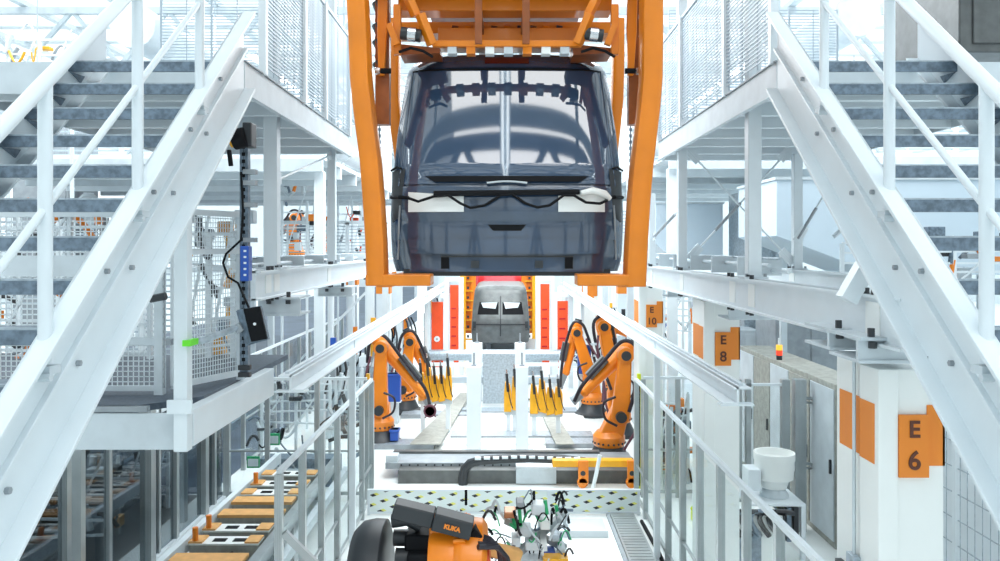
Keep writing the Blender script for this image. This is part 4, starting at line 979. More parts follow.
# white support column under left stringer
sx = P(183, 0, 5.85).x
root = thing('stair_post', 'white box post carrying the left stringer down to the lower platform corner', 'post', (sx, 5.85, zd))
MB().box(sx-0.05, sx+0.05, 5.80, 5.90, zd-0.30, EYE+0.42).build('shaft', 'white', root, bevel=0.004)
MB().box(sx-0.09, sx+0.09, 5.78, 5.80, zd-0.02, zd+0.08).build('foot_plate', 'white', root)
# post under right? pole with devices
pl = thing('device_pole', 'dark perforated pole carrying devices beside the left mesh enclosure', 'pole', (-2.2, 6.75, zd))
pxp = P(244.5, 0, 6.8).x
MB().box(pxp-0.035, pxp+0.035, 6.78, 6.85, P(0, 372, 6.8).z, P(0, 128, 6.8).z).build('pole', 'galv', pl)
m = MB().box(pxp-0.002, pxp+0.0, 6.776, 6.78, P(0, 368, 6.8).z, P(0, 368, 6.8).z+2.0)
for i in range(34):
    z = P(0, 368, 6.8).z+0.06*i; m.box(pxp-0.015, pxp+0.012, 6.774, 6.78, z, z+0.03)
m.build('slots', 'black', pl)
for py in (172, 183, 205, 240): MB().box(pxp+0.0, pxp+0.10, 6.76, 6.84, P(0, py, 6.8).z-0.02, P(0, py, 6.8).z+0.02).build('clamp', 'grey', pl)
for py in (367, 374): MB().box(pxp-0.04, pxp+0.06, 6.75, 6.80, P(0, py, 6.8).z-0.02, P(0, py, 6.8).z+0.02).build('foot_bracket', 'dark', pl)
sn = thing('scanner', 'black and yellow sensor head on top of the dark pole', 'sensor', P(240, 140, 6.7))
MB().cyl(P(233, 140, 6.6), P(246, 137, 6.6), 0.085, 18).build('head', 'black', sn, bevel=0.01)
MB().cyl(P(230.5, 140.5, 6.6), P(233, 140, 6.6), 0.06, 18).build('lens', 'yellow', sn)
MB().box(P(246, 0, 6.7).x, P(255, 0, 6.7).x, 6.6, 6.75, P(0, 148, 6.7).z, P(0, 124, 6.7).z).build('housing', 'dark', sn, bevel=0.01)
MB().bar(P(229, 150, 6.6), P(231, 166, 6.6), 0.03).build('indicator', 'black', sn)
bb = thing('control_box', 'slim blue control box on the dark pole', 'box', P(246, 280, 6.7))
MB().box(P(241.5, 0, 6.7).x, P(250, 0, 6.7).x, 6.66, 6.76, P(0, 281, 6.7).z, P(0, 246, 6.7).z).build('case', 'blue', bb, bevel=0.006)
m = MB()
for i in range(5): m.box(P(243.5, 0, 6.65).x, P(246, 0, 6.65).x, 6.652, 6.66, P(0, 276-i*6, 6.65).z, P(0, 274-i*6, 6.65).z)
m.build('indicator', 'white', bb)
props(MB().tube([P(241, 172, 6.7), P(243, 210, 6.7), P(241, 240, 6.7), P(226, 254, 6.65), P(223, 263, 6.65), P(228, 277, 6.65), P(238, 283, 6.65), P(249, 308, 6.55)], 0.010, 6).build('device_cable', 'black'), 'black cable looping from the pole down to the tilted screen unit', 'cable')
sr = thing('screen_unit', 'dark tilted screen unit on a grey arm beside the left mesh enclosure', 'device', P(250, 345, 6.4))
mb = MB().prism([P(243, 309, 6.35), P(259.5, 306.5, 6.35), P(267, 339, 6.35), P(251, 342, 6.35)], (0, 0.03, 0)); mb.build('screen', 'black', sr, bevel=0.004)
MB().prism([P(236, 311, 6.42), P(243, 309, 6.35), P(251, 342, 6.35), P(246, 346, 6.42)], (0, 0.04, 0)).build('side_case', 'galv', sr)
MB().prism([P(237, 310, 6.42), P(259.5, 306, 6.38), P(267.5, 340, 6.38), P(246, 346, 6.42)], (0, 0.07, 0)).build('back_case', 'galv', sr)
MB().cyl(P(254.6, 324, 6.34), P(254.6, 324, 6.33), 0.012, 8).build('logo_dot', 'white', sr)
MB().tube([P(190, 343, 6.0), P(205, 340, 6.1), P(238, 327, 6.4)], 0.026, 10).build('arm', 'galv_light', sr)
MB().bar(P(236, 330, 6.4), P(242, 326, 6.4), 0.07).build('arm_joint', 'grey', sr)
tie_ = MB().box(P(182, 0, 5.77).x, P(190, 0, 5.77).x, 5.775, 5.93, P(0, 346, 5.8).z, P(0, 340, 5.8).z)
props(tie_.build('strap', 'green_tie'), 'bright green strap round the white box post', 'strap')
props(MB().cyl(P(167, 342, 6.0), P(190, 343, 5.95), 0.012, 8).box(P(167, 0, 6).x, P(173, 0, 6).x, 5.97, 6.03, P(0, 345, 6).z, P(0, 339, 6).z).build('clamp_bar', 'grey'), 'short grey bar clamped through the white box post', 'bar')

# ================================================================ LEFT GLASS WALL
gw = thing('glass_wall', 'aluminium framed dark glass wall along the lower left, white top rail', 'partition', (-4.75, 10, 0))
GX = -4.75; yA, yB = 6.4, 13.5
for x, w in ((5, 0.11), (65, 0.10), (108, 0.07), (148, 0.15), (158, 0.06), (175, 0.09), (203, 0.14), (213, 0.09), (227, 0.10)):
    Y = abs(GX)*F/(VX-x); tall = x in (148, 203, 213, 227, 158)
    al_post(GX, Y, w, 0.0, 2.9 if tall else 2.05, gw, 'alu')
MB().box(GX-0.03, GX+0.03, yA, yB, 2.03, 2.09).build('top_rail', 'white', gw)
MB().box(GX-0.05, GX+0.06, yA, yB, 0.0, 0.12).build('sill', 'white', gw)
MB().box(GX-0.01, GX+0.0, yA, yB, 0.12, 2.03).build('pane', 'pane_dark', gw, smooth=False)
# dark machinery behind glass: long rollers, press blocks
def conveyor_bg(x0, x1, y0, y1, z, label):
    root = thing('roller_conveyor', label, 'conveyor', ((x0+x1)/2, (y0+y1)/2, 0), 'dark conveyors behind the glass wall')
    for x in (x0, x1): MB().box(x-0.05, x+0.05, y0, y1, z-0.12, z+0.04).build('side_rail', 'galv', root)
    n = int((y1-y0)/0.3); m = MB()
    for i in range(n): m.cyl((x0+0.05, y0+0.15+i*0.3, z-0.03), (x1-0.05, y0+0.15+i*0.3, z-0.03), 0.04, 8)
    m.build('rollers', 'grey', root)
    for y in (y0+0.2, (y0+y1)/2, y1-0.2):
        for x in (x0, x1): MB().box(x-0.04, x+0.04, y-0.04, y+0.04, 0, z-0.1).build('leg', 'grey', root)
conveyor_bg(-6.6, -5.8, 6, 18, 0.55, 'dark roller conveyor just behind the glass wall')
conveyor_bg(-10.4, -9.5, 8, 22, 0.8, 'dark roller conveyor further behind the glass wall')
for i, (x, y, w, h, lb) in enumerate(((-7.6, 11.0, 0.8, 1.5, 'pale machine cabinet behind the second glass pane'), (-8.6, 8.3, 1.6, 1.2, 'tan topped machine cabinet behind the leftmost glass pane'), (-8.1, 15.5, 1.1, 1.7, 'grey machine cabinet behind the furthest glass pane'))):
    root = thing('machine_cabinet', lb, 'cabinet', (x, y, 0), 'cabinets behind the glass wall')
    MB().box(x, x+w, y, y+0.8, 0, h).build('body', ('pale', 'crate', 'grey')[i], root, bevel=0.02)
    MB().box(x-0.03, x+w+0.03, y-0.03, y+0.83, h, h+0.05).build('top', ('white', 'tan', 'galv')[i], root)
    MB().box(x+0.08, x+w-0.08, y-0.015, y, 0.15, h-0.15).build('door', ('white_warm', 'white_warm', 'galv')[i], root)
    MB().tube(arc((x+0.2, y+0.3, h), (x+w+0.5, y+0.3, 0.7), -0.6, 8), 0.05, 8).build('hose', 'dark', root)
for i in range(5):
    y = 8+i*2.2; root = thing('tool_rack', ('dark tool rack behind the glass, %s' % ('nearest us', 'second in line', 'third in line', 'fourth in line', 'last in line')[i]), 'rack', (-12, y, 0), 'dark tool racks behind the glass wall')
    for dx in (0, 1.2): MB().box(-12.5+dx, -12.42+dx, y, y+0.08, 0, 2.6).build('upright', 'galv', root)
    for z in (0.6, 1.3, 2.0): MB().box(-12.5, -11.2, y, y+0.6, z, z+0.06).build('shelf', 'grey', root)
    for j in range(4): MB().tube(arc((-12.4+j*0.3, y-0.02, 2.0), (-12.1+j*0.3, y-0.1, 0.9), 0.3, 8), 0.05, 8).build('hose', ('dark', 'galv', 'black', 'pale')[j], root)

# pallet rail with orange topped trays
rr = thing('transfer_rail', 'white edged transfer rail carrying orange topped trays, lower left', 'rail', (-3.4, 11, 0))
MB().box(-3.98, -3.90, 8.2, 14.0, 0.55, 0.72).build('side_rail', 'white', rr)
MB().box(-2.98, -2.86, 8.2, 14.0, 0.50, 0.66).build('side_rail', 'alu', rr); MB().box(-2.80, -2.70, 8.2, 14.0, 0.35, 0.48).build('side_rail', 'pale', rr)
MB().box(-3.90, -2.98, 8.2, 14.0, 0.40, 0.44).build('bed', 'grey', rr)
for y in (8.5, 11, 13.8):
    for x in (-3.94, -2.92): MB().box(x-0.04, x+0.04, y-0.04, y+0.04, 0, 0.52).build('leg', 'alu', rr)
ords = ['nearest', 'second', 'third', 'fourth', 'fifth', 'sixth', 'seventh', 'eighth', 'ninth', 'tenth']
for i, y in enumerate((9.2, 9.8, 10.25, 10.8, 11.35, 11.75, 12.2, 12.75)):
    flat = i in (0, 3, 4)
    root = thing('pallet_tray', 'grey tray with %s, %s along the lower left rail' % ('plain orange top board' if flat else 'slotted pale top and orange ends', ords[i]), 'tray', (-3.43, y, 0.44), 'trays on the transfer rail')
    MB().box(-3.86, -3.02, y, y+0.24, 0.44, 0.66).build('body', 'crate', root, bevel=0.01)
    if flat: MB().box(-3.87, -3.01, y-0.01, y+0.25, 0.66, 0.70).build('top_board', 'tan', root)
    else:
        MB().box(-3.87, -3.01, y-0.01, y+0.25, 0.66, 0.68).build('top_board', 'white_warm', root)
        MB().box(-3.87, -3.70, y, y+0.24, 0.68, 0.70).build('end_pad', 'tan', root); MB().box(-3.18, -3.01, y, y+0.24, 0.68, 0.70).build('end_pad', 'tan', root)
        for x in (-3.6, -3.35):
            MB().box(x, x+0.16, y+0.06, y+0.17, 0.68, 0.685).build('slot', 'black', root)
    if i in (1, 2, 6): MB().cyl((-3.8, y+0.05, 0.70), (-3.8, y+0.05, 0.86), 0.035, 10).build('plug', 'orange', root)
    MB().tube([(-3.5, y-0.1, 0.45), (-3.4, y-0.12, 0.55), (-3.3, y-0.05, 0.58)], 0.03, 8).build('latch', 'dark', root)
# pipe tangle beyond trays
tg = thing('valve_manifold', 'dark tangle of valves and hoses at the far end of the tray rail', 'valve unit', (-3.9, 14.3, 0))
random.seed(3)
MB().box(-4.4, -3.0, 14.4, 14.8, 0, 0.5).build('base', 'galv', tg)
for i in range(30):
    p = V(random.uniform(-4.5, -2.8), random.uniform(14.0, 14.6), random.uniform(0.35, 1.25)); q = p+V(random.uniform(-0.4, 0.4), random.uniform(-0.1, 0.1), random.uniform(-0.35, 0.2))
    MB().tube(arc(p, q, random.uniform(-0.15, 0.15), 6), random.choice((0.015, 0.025, 0.035)), 6).build('hose', random.choice(('dark', 'galv', 'pale', 'grey', 'black')), tg)
for (x, z) in ((-4.15, 0.85), (-4.5, 0.45)):
    MB().box(x, x+0.22, 14.0, 14.03, z, z+0.2).build('display', 'green', tg); MB().box(x+0.02, x+0.20, 13.99, 14.0, z+0.03, z+0.16).build('screen', 'white', tg)

# ================================================================ RIGHT BAY
bf = thing('bowl_feeder', 'white round bowl feeder on a pale stand behind the right fence', 'feeder', (3.85, 11.4, 0))
bc = V(3.85, 11.4, 0)
zb0 = P(0, 487, 11.4).z
MB().lathe((bc.x, bc.y, zb0), [(0.17, 0), (0.20, 0.10), (0.26, 0.14), (0.265, 0.24), (0.275, 0.26), (0.275, 0.38), (0.285, 0.40), (0.285, 0.50), (0.26, 0.50), (0.25, 0.40), (0.10, 0.36)], 32).build('bowl', 'white_warm', bf)
MB().lathe((bc.x, bc.y, zb0-0.12), [(0.20, 0), (0.20, 0.03), (0.14, 0.12)], 24).build('vibration_drive', 'pale', bf)
MB().box(3.35, 4.15, 11.0, 11.8, zb0-0.15, zb0-0.12).build('stand_top', 'white', bf)
for x in (3.38, 4.12):
    for y in (11.03, 11.77): MB().box(x-0.03, x+0.03, y-0.03, y+0.03, 0, zb0-0.15).build('leg', 'white', bf)
for i in range(6): MB().box(3.5+i*0.1, 3.56+i*0.1, 11.02, 11.2, 0.25, 0.72).build('valve', 'dark' if i % 2 else 'galv', bf)
MB().box(3.42, 3.6, 11.2, 11.5, zb0, zb0+0.3).build('chute', 'white', bf, bevel=0.01)
ye = thing('panel_guard', 'white safety enclosure of aluminium posts around the bowl feeder', 'enclosure', (4, 12, 0))
for (px, w) in ((737, 0.12), (748, 0.08), (785, 0.12), (799, 0.17)):
    x = P(px, 0, 12.2).x; al_post(x, 12.2, w, 0, 2.3, ye)
MB().box(P(737, 0, 12.2).x, P(785, 0, 12.2).x, 12.16, 12.20, 2.2, 2.24).build('top_rail', 'white', ye)
for z in (1.95, 0.95):
    MB().bar((P(799, 0, 12.2).x, 12.2, z+0.08), (5.05, 12.25, z), 0.04, 0.04).bar((P(799, 0, 12.2).x, 12.2, z), (5.05, 12.25, z-0.04), 0.03, 0.03).build('mid_rail', 'alu', ye)
MB().box(P(740, 0, 12.3).x, P(785, 0, 12.3).x, 12.24, 12.25, 0.1, 2.2).build('pane', 'pane', ye, smooth=False)
# cabinets behind
for i, (x0, x1, y0, y1, z, mm, lb) in enumerate(((4.72, 5.3, 11.4, 16.0, 2.35, 'crate', 'long row of pale green grey cabinets beyond the bowl feeder'), (5.5, 6.9, 16.2, 17.5, 3.6, 'grey', 'tall grey cabinet block behind the stack light'), (4.9, 5.6, 17.5, 18.4, 2.5, 'pale', 'pale cabinet behind column E 8'))):
    root = thing('switch_cabinet', lb, 'cabinet', ((x0+x1)/2, (y0+y1)/2, 0))
    MB().box(x0, x1, y0, y1, 0, z).build('body', mm, root, bevel=0.01)
    for j in range(5 if i == 0 else 2):
        if i == 0:
            w = (y1-y0)/5; dd = MB().box(x0-0.02, x0, y0+w*j+0.02, y0+w*(j+1)-0.02, 0.1, z-0.08).build('door', 'crate' if j % 2 else 'pale', root, bevel=0.006)
            MB().box(x0-0.05, x0-0.02, y0+w*j+0.08, y0+w*j+0.11, z*0.45, z*0.45+0.2).build('handle', 'dark', dd)
        else:
            w = (x1-x0)/2; dd = MB().box(x0+w*j+0.02, x0+w*(j+1)-0.02, y0-0.02, y0, 0.1, z-0.08).build('door', mm, root, bevel=0.006)
            MB().box(x0+w*j+0.06, x0+w*j+0.09, y0-0.05, y0-0.02, z*0.45, z*0.45+0.2).build('handle', 'dark', dd)
sl = thing('stack_light', 'small red and amber stack light on top of the cabinet row', 'signal light', (4.8, 13.95, 2.35))
q = V(4.8, 13.95, 0)
zc = 2.35
MB().cyl((q.x, 13.95, zc), (q.x, 13.95, zc+0.08), 0.05, 10).build('base', 'dark', sl); MB().cyl((q.x, 13.95, zc+0.08), (q.x, 13.95, zc+0.17), 0.055, 12).build('lens', 'lamp_red', sl)
MB().cyl((q.x, 13.95, zc+0.17), (q.x, 13.95, zc+0.26), 0.055, 12).build('lens', 'lamp_amber', sl); MB().cyl((q.x, 13.95, zc+0.26), (q.x, 13.95, zc+0.38), 0.02, 8).build('cap', 'white', sl)
# mesh wall right
mw = thing('mesh_wall', 'tall white wire mesh wall at the right edge behind column E 6', 'mesh fence', (4.7, 9, 0))
m = MB(); X = 4.75
for i in range(44): y = 5.6+i*0.13; m.bar((X, y, 0.1), (X, y, 2.55), 0.006)
for j in range(10): z = 0.1+j*0.27; m.bar((X, 5.6, z), (X, 11.3, z), 0.010)
m.build('wire_mesh', 'galv_light', mw)
MB().box(X-0.02, X+0.02, 5.6, 11.3, 2.50, 2.55).build('top_rail', 'grey', mw)
for y in (5.6, 8.4, 11.25): MB().box(X-0.03, X+0.03, y-0.03, y+0.03, 0, 2.6).build('post', 'white', mw)
props(MB().box(5.2, 5.3, 5.6, 11.2, 0, 2.4).box(5.19, 5.2, 5.6, 11.2, 2.3, 2.4).build('cladding_panel', 'white'), 'plain white cladding panel standing behind the mesh wall', 'panel')
# yellow-black things on floor behind right fence
for i, (px, py, Y, lb) in enumerate(((706, 530, 12.6, 'lime yellow floor stand behind the right fence'), (738, 500, 12.9, 'yellow and black striped bracket left of the bowl feeder'), (728, 515, 12.7, 'lower yellow striped bracket near the bowl feeder'))):
    a = P(px, py, Y); o = MB().box(a.x-0.22, a.x+0.22, Y, Y+0.1, 0, 0.14).bar((a.x-0.2, Y+0.05, 0.14), (a.x+0.1, Y+0.05, 0.50), 0.07, 0.10).box(a.x+0.06, a.x+0.14, Y, Y+0.1, 0.1, 0.55)
    props(o.build('floor_bracket', 'lime' if i == 0 else 'yellow', bevel=0.01), lb, 'bracket')
# machine block and hose pile behind E-fence
for i, (x, y, lb) in enumerate(((3.0, 15.2, 'grey machine with coiled hoses behind the right fence corner'), (3.2, 10.6, 'white machine housing low behind the right fence'))):
    root = thing('machine_unit', lb, 'machine', (x, y, 0))
    MB().box(x-0.3, x+0.5, y, y+0.6, 0, 1.25-0.5*i).build('housing', 'pale' if i == 0 else 'white_warm', root, bevel=0.02)
    for j in range(7):
        MB().tube(arc((x-0.3+j*0.12, y-0.05, 0.5), (x-0.1+j*0.12, y-0.05, 1.25-0.45*i), 0.22, 8, V(-1, 0, 0.6)), 0.035, 8).build('hose', ('dark', 'galv', 'black')[j % 3], root)
    MB().box(x-0.2, x+0.2, y-0.03, y, 0.15, 0.55).build('hatch', 'galv', root)

# ================================================================ BACKGROUND MACHINES, upper right and upper left
def hopper(x0, x1, Y, d, zt, zm, zb, sgn, label, mm='hood'):
    root = thing('extraction_hood', label, 'hood', ((x0+x1)/2, Y, zb), 'white hoods over the neighbouring line')
    MB().prism([(x0, Y, EYE+zt), (x1, Y, EYE+zt), (x1, Y, EYE+zb), (x0+(x1-x0)*0.35, Y, EYE+zb), (x0, Y, EYE+zm)] if sgn > 0 else [(x0, Y, EYE+zt), (x1, Y, EYE+zt), (x1, Y, EYE+zm), (x1-(x1-x0)*0.35, Y, EYE+zb), (x0, Y, EYE+zb)], (0, d, 0)).build('hood', mm, root, bevel=0.01)
    MB().box(x0-0.03, x1+0.03, Y-0.03, Y+d, EYE+zt, EYE+zt+0.05).build('rim', 'pale', root)
    for x in (x0+0.9, x1-0.1): MB().box(x-0.06, x+0.06, Y+d, Y+d+0.12, 0, EYE+zt).build('leg', 'pale', root)
    return root
hopper(4.6, 9.5, 13.5, 2.2, 1.15, 0.2, -0.45, 1, 'large white extraction hood right of the tie rods')
hopper(3.6, 5.2, 19.0, 2.0, 1.05, 0.1, -0.4, 1, 'smaller white extraction hood behind the slim right post')
hopper(5.2, 7.2, 28.5, 2.0, 3.2, 1.6, 1.0, 1, 'tall white hood far behind the right posts')
hopper(8.6, 12.5, 10.2, 2.5, 2.9, 1.6, 1.0, 1, 'white duct box high behind the right stair treads')
def rowfence(p, q, z0, z1, label, n):
    p, q = Vector(p), Vector(q)
    root = thing('slat_fence', label, 'fence', ((p.x+q.x)/2, (p.y+q.y)/2, z0))
    for i in range(n+1):
        a = p.lerp(q, i/n); MB().bar((a.x, a.y, z0), (a.x, a.y, z1), 0.10 if i % 2 == 0 else 0.05).build('post', 'white', root)
    m = MB(); k = int((z1-z0)/0.09)
    for j in range(k+1): m.bar((p.x, p.y, z0+j*0.09), (q.x, q.y, z0+j*0.09), 0.02, 0.028)
    m.build('slat_panel', 'slat', root)
    MB().bar((p.x, p.y, z1), (q.x, q.y, z1), 0.1, 0.1).build('top_rail', 'white', root)
def mezz(x0, x1, y0, y1, z, label):
    root = thing('mezzanine', label, 'platform', ((x0+x1)/2, (y0+y1)/2, 0))
    MB().box(x0, x1, y0, y1, z-0.08, z).build('deck', 'white', root)
    n = max(3, int((y1-y0)/1.6))
    for i in range(n+1):
        y = y0+(y1-y0)*i/n; MB().box(x0, x1, y-0.06, y+0.06, z-0.32, z-0.08).build('joist', 'white' if i % 2 else 'pale', root)
    for x in (x0+0.1, x1-0.1):
        for y in (y0+0.2, (y0+y1)/2, y1-0.2): MB().box(x-0.09, x+0.09, y-0.09, y+0.09, 0, z-0.3).build('leg', 'white', root)
mezz(-11, -3.4, 15, 27, EYE+1.75, 'white mezzanine deck far behind the left staircase')
mezz(3.3, 11, 16, 27, EYE+1.9, 'white mezzanine deck far behind the right staircase')
rowfence((-11, 15.1, 0), (-3.4, 15.1, 0), EYE+1.75, EYE+3.3, 'white slatted fence on the front edge of the left mezzanine', 8)
rowfence((3.3, 16.1, 0), (11, 16.1, 0), EYE+1.9, EYE+3.4, 'white slatted fence on the front edge of the right mezzanine', 8)
rowfence((-9.5, 12.5, 0), (-5.0, 12.5, 0), 1.6+EYE-4.3+0.4, EYE+0.6, 'white slatted fence behind the left mesh enclosure', 7)
rowfence((-6.5, 22, 0), (-3.2, 22, 0), EYE-0.3, EYE+0.7, 'small white slatted fence seen between the left posts', 6)
rowfence((2.7, 20.5, 0), (3.3, 20.5, 0), EYE+0.4, EYE+1.0, 'small white louvre grille beside the right carrier column', 2)
# supports for the raised fences
for (x0, x1, y, z, lb) in ((-9.5, -5.0, 12.5, 2.0, 'white support frame under the slatted fence left'), (-6.5, -3.2, 22, EYE-0.3, 'white support frame between the left posts')):
    m = MB().box(x0, x1, y-0.1, y+0.3, z-0.2, z)
    for x in (x0, (x0+x1)/2, x1-0.15): m.box(x, x+0.15, y, y+0.15, 0, z-0.2)
    m.bar((x0, y, 0.3), (x1, y, z-0.3), 0.06)
    props(m.build('support_frame', 'white'), lb, 'frame')
def boxm(x0, x1, y0, y1, z0, z1, mm, label, cat='cabinet', name='equipment_cabinet'):
    root = thing(name, label, cat, ((x0+x1)/2, (y0+y1)/2, z0))
    MB().box(x0, x1, y0, y1, z0, z1).build('body', mm, root, bevel=0.02)
    w = (x1-x0)
    for f in (0.05, 0.53): MB().box(x0+w*f, x0+w*(f+0.42), y0-0.03, y0, z0+0.1, z1-0.1).build('door', mm, root, bevel=0.01)
    MB().box(x0+w*0.44, x0+w*0.46, y0-0.06, y0-0.03, (z0+z1)/2, (z0+z1)/2+0.3).build('handle', 'dark', root)
boxm(-12.6, -11.15, 20.5, 22, 0, EYE+4.0, 'grey', 'tall grey cabinet seen between the left stair treads')
boxm(5.35, 8.4, 9.4, 11.0, EYE+2.3, EYE+3.6, 'steel_dark', 'dark grey ceiling unit in the upper right corner', 'ventilation unit', 'air_handler')
MB_ = MB().bar((6.9, 10.2, EYE+3.6), (6.9, 10.2, 12.0), 0.1).bar((5.7, 10.2, EYE+3.6), (5.7, 10.2, 12.0), 0.1).bar((8.1, 10.2, EYE+3.6), (8.1, 10.2, 12.0), 0.1)
props(MB_.build('hanger_rods', 'pale'), 'pale rods holding the dark unit in the upper right corner', 'hanger')
boxm(5.5, 6.8, 18.3, 19.6, 0, EYE+1.3, 'galv_light', 'blue grey cabinet tower behind the right tie rods')
# ducts and trusses in the distance
for i in range(7):
    for sg in (-1, 1):
        y = 30+i*7; x = sg*(4.5+(i % 2)*2.5)
        root = thing('hall_column', 'white hall column in the distance on the %s, %s in its row' % ('left' if sg < 0 else 'right', ords[i]), 'column', (x, y, 0), 'distant hall columns')
        MB().box(x-0.25, x+0.25, y-0.25, y+0.25, 0, 9.9).build('shaft', 'white', root)
        MB().box(x-0.26, x+0.26, y-0.26, y+0.26, 2.6, 3.0).build('orange_band', 'sign_orange', root)
for i, (x, z, r) in enumerate(((-6.5, 8.2, 0.4), (-3.6, 8.8, 0.25), (6.2, 8.4, 0.4), (9.0, 7.8, 0.3))):
    root = thing('air_duct', 'round pale air duct under the roof, %s from the left' % ords[i].replace('nearest', 'first'), 'duct', (x, 30, z), 'air ducts under the roof')
    MB().tube([(x, 14, z), (x, 80, z)], r, 16).build('pipe', 'pale', root)
    m = MB()
    for j in range(16): m.tube([(x, 16+j*4, z), (x, 16.1+j*4, z)], r+0.03, 16)
    m.build('collar', 'white', root)
    for j in range(3): MB().bar((x, 18+j*25, z+r), (x, 18+j*25, 12.0), 0.04).build('hanger', 'pale', root)
# small far machine clutter on both sides (cells further down the line)
random.seed(5)
for i in range(14):
    sg = -1 if i % 2 == 0 else 1
    x = sg*random.uniform(3.2, 5.0) if sg > 0 else -random.uniform(3.0, 4.4); y = 18+i*1.3; h = random.uniform(1.3, 2.6)
    root = thing('cell_machine', 'small machine stand with hoses down the line, %s side, %s from us' % ('left' if sg < 0 else 'right', ords[i//2]), 'machine', (x, y, 0), 'machine stands down the line')
    w = random.uniform(0.4, 0.8)
    MB().box(x-w/2, x+w/2, y, y+0.5, 0, h*0.6).build('housing', random.choice(('pale', 'white', 'galv_light', 'grey')), root, bevel=0.02)
    MB().box(x-0.06, x+0.06, y+0.1, y+0.22, h*0.6, h).build('upright', random.choice(('yellow', 'orange', 'dark', 'blue')), root)
    MB().box(x-w/2, x+w/2, y-0.03, y, h*0.15, h*0.5).build('panel', random.choice(('dark', 'galv_light', 'pale', 'galv')), root)
    for j in range(3): MB().tube(arc((x-w/2+j*0.2, y-0.05, h*0.3), (x+0.1*j, y, h*0.9), 0.2, 6, V(1, 0, 0)), 0.03, 6).build('hose', random.choice(('dark', 'black', 'grey')), root)

# unseen steel lattice added behind the viewpoint to give the van body reflections
m = MB()
for i in range(21):
    x = -15+i*1.5; m.box(x-0.09, x+0.09, -7.1, -6.9, 0, 9.8)
for j in range(9): m.box(-15, 15, -7.08, -6.92, 0.4+j*1.1, 0.4+j*1.1+(0.35 if j % 3 == 0 else 0.12))
for i in range(10): m.bar((-15+i*3, -7, 0.5), (-12+i*3, -7, 9.5), 0.12); m.bar((-15+i*3, -7, 9.5), (-12+i*3, -7, 0.5), 0.12)
struct(m, 'trim_14', 'steel_dark', 'added steel lattice behind the viewpoint, for reflections in the van body')

def clutter(px0, px1, py0, py1, Y, n, cols, label, name='pipe_rack', cat='pipework', seed=1, legs=True):
    random.seed(seed); a = P(px0, py0, Y); b = P(px1, py1, Y)
    root = thing(name, label, cat, ((a.x+b.x)/2, Y, 0 if legs else b.z))
    f = MB(); w = b.x-a.x
    k = max(2, int(w/0.7))
    for i in range(k+1):
        x = a.x+w*i/k; f.bar((x, Y, 0 if legs else b.z), (x, Y, a.z-random.uniform(0, 0.2)*(a.z-b.z)), 0.05)
    for i in range(5):
        z = b.z+(a.z-b.z)*(i+0.3)/5; f.bar((a.x, Y, z), (b.x, Y, z+random.uniform(-0.06, 0.06)), 0.03)
    for i in range(k): f.bar((a.x+w*i/k, Y, b.z), (a.x+w*(i+1)/k, Y, a.z), 0.025)
    f.build('frame', 'white', root)
    for i in range(n):
        p = V(random.uniform(a.x, b.x), Y+random.uniform(-0.1, 0.3), random.uniform(b.z, a.z)); c_ = random.choice(cols); t = random.random()
        L = min(0.8, w*0.3)
        if t < 0.45: MB().tube(arc(p, p+V(random.uniform(-L, L), 0, random.uniform(-0.3, 0.3)), random.uniform(-0.2, 0.2), 6), random.uniform(0.012, 0.035), 6).build('hose', c_, root)
        elif t < 0.75: MB().box(p.x, p.x+random.uniform(0.05, 0.25), p.y, p.y+0.15, p.z, p.z+random.uniform(0.05, 0.2)).build('valve_block', c_, root, bevel=0.01)
        else: MB().cyl(p, p+V(random.uniform(-0.1, 0.1), 0, random.uniform(0.1, 0.35)), 0.04, 10).build('cylinder', c_, root)
    return root
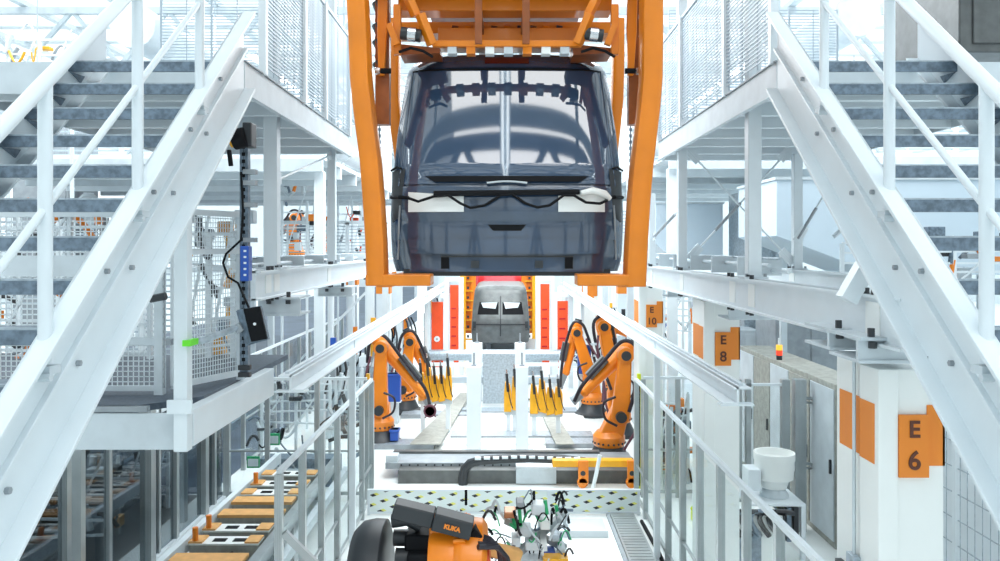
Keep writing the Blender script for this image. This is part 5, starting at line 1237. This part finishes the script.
clutter(282, 332, 186, 264, 19.0, 26, ('galv', 'pale', 'dark', 'white', 'orange'), 'white pipe rack with small fittings seen between the two left posts', seed=2)
clutter(338, 366, 192, 256, 23.2, 16, ('dark', 'pale', 'red_orange', 'grey'), 'white pipe rack just left of the left carrier column', seed=3)
clutter(-10, 150, 208, 358.8, 8.52, 50, ('galv', 'dark', 'pale', 'orange', 'grey', 'white'), 'white pipe rack behind the left mesh enclosure', seed=4, legs=False)
clutter(184, 234, 214, 357.7, 8.6, 26, ('yellow', 'dark', 'pale', 'galv', 'tan'), 'pipe rack with yellow fittings behind the corner of the mesh enclosure', seed=5, legs=False)
clutter(842, 1010, 236, 286, 11.0, 36, ('dark', 'galv', 'pale', 'grey', 'orange'), 'low pipe rack behind the right stair treads', seed=6)
clutter(664, 702, 296, 332, 17.5, 14, ('blue', 'orange', 'dark', 'pale'), 'pipe rack with blue and orange fittings between columns E 8 and E 10', seed=7)
clutter(655, 688, 392, 470, 14.6, 20, ('dark', 'black', 'galv', 'orange'), 'hose rack behind the right fence beside the corner post', seed=8)
clutter(336, 362, 366, 440, 15.4, 18, ('dark', 'galv', 'grey', 'pale'), 'hose rack behind the left fence beside the corner post', seed=9)
clutter(262, 330, 375, 425, 15.0, 20, ('dark', 'galv', 'grey', 'pale'), 'low hose rack in the left bay beyond the trays', seed=10)
clutter(8, 72, 30, 100, 13.5, 16, ('dark', 'yellow', 'grey', 'pale', 'galv'), 'tall pipe rack in the upper left behind the stair head', seed=11)
clutter(560, 600, 352, 372, 23.5, 10, ('dark', 'blue', 'pale'), 'small hose rack behind the right robots', seed=12)
clutter(700, 738, 380, 430, 17.0, 8, ('galv', 'pale'), 'pale pipe rack behind column E 8', seed=13)
clutter(12, 110, 442, 545, 10.0, 40, ('dark', 'black', 'galv', 'pale', 'steel_dark', 'tan'), 'dark pipe rack behind the leftmost panes of the glass wall', seed=14)
clutter(118, 168, 440, 520, 13.2, 26, ('dark', 'black', 'galv', 'steel_dark'), 'dark pipe rack behind the middle panes of the glass wall', seed=15)
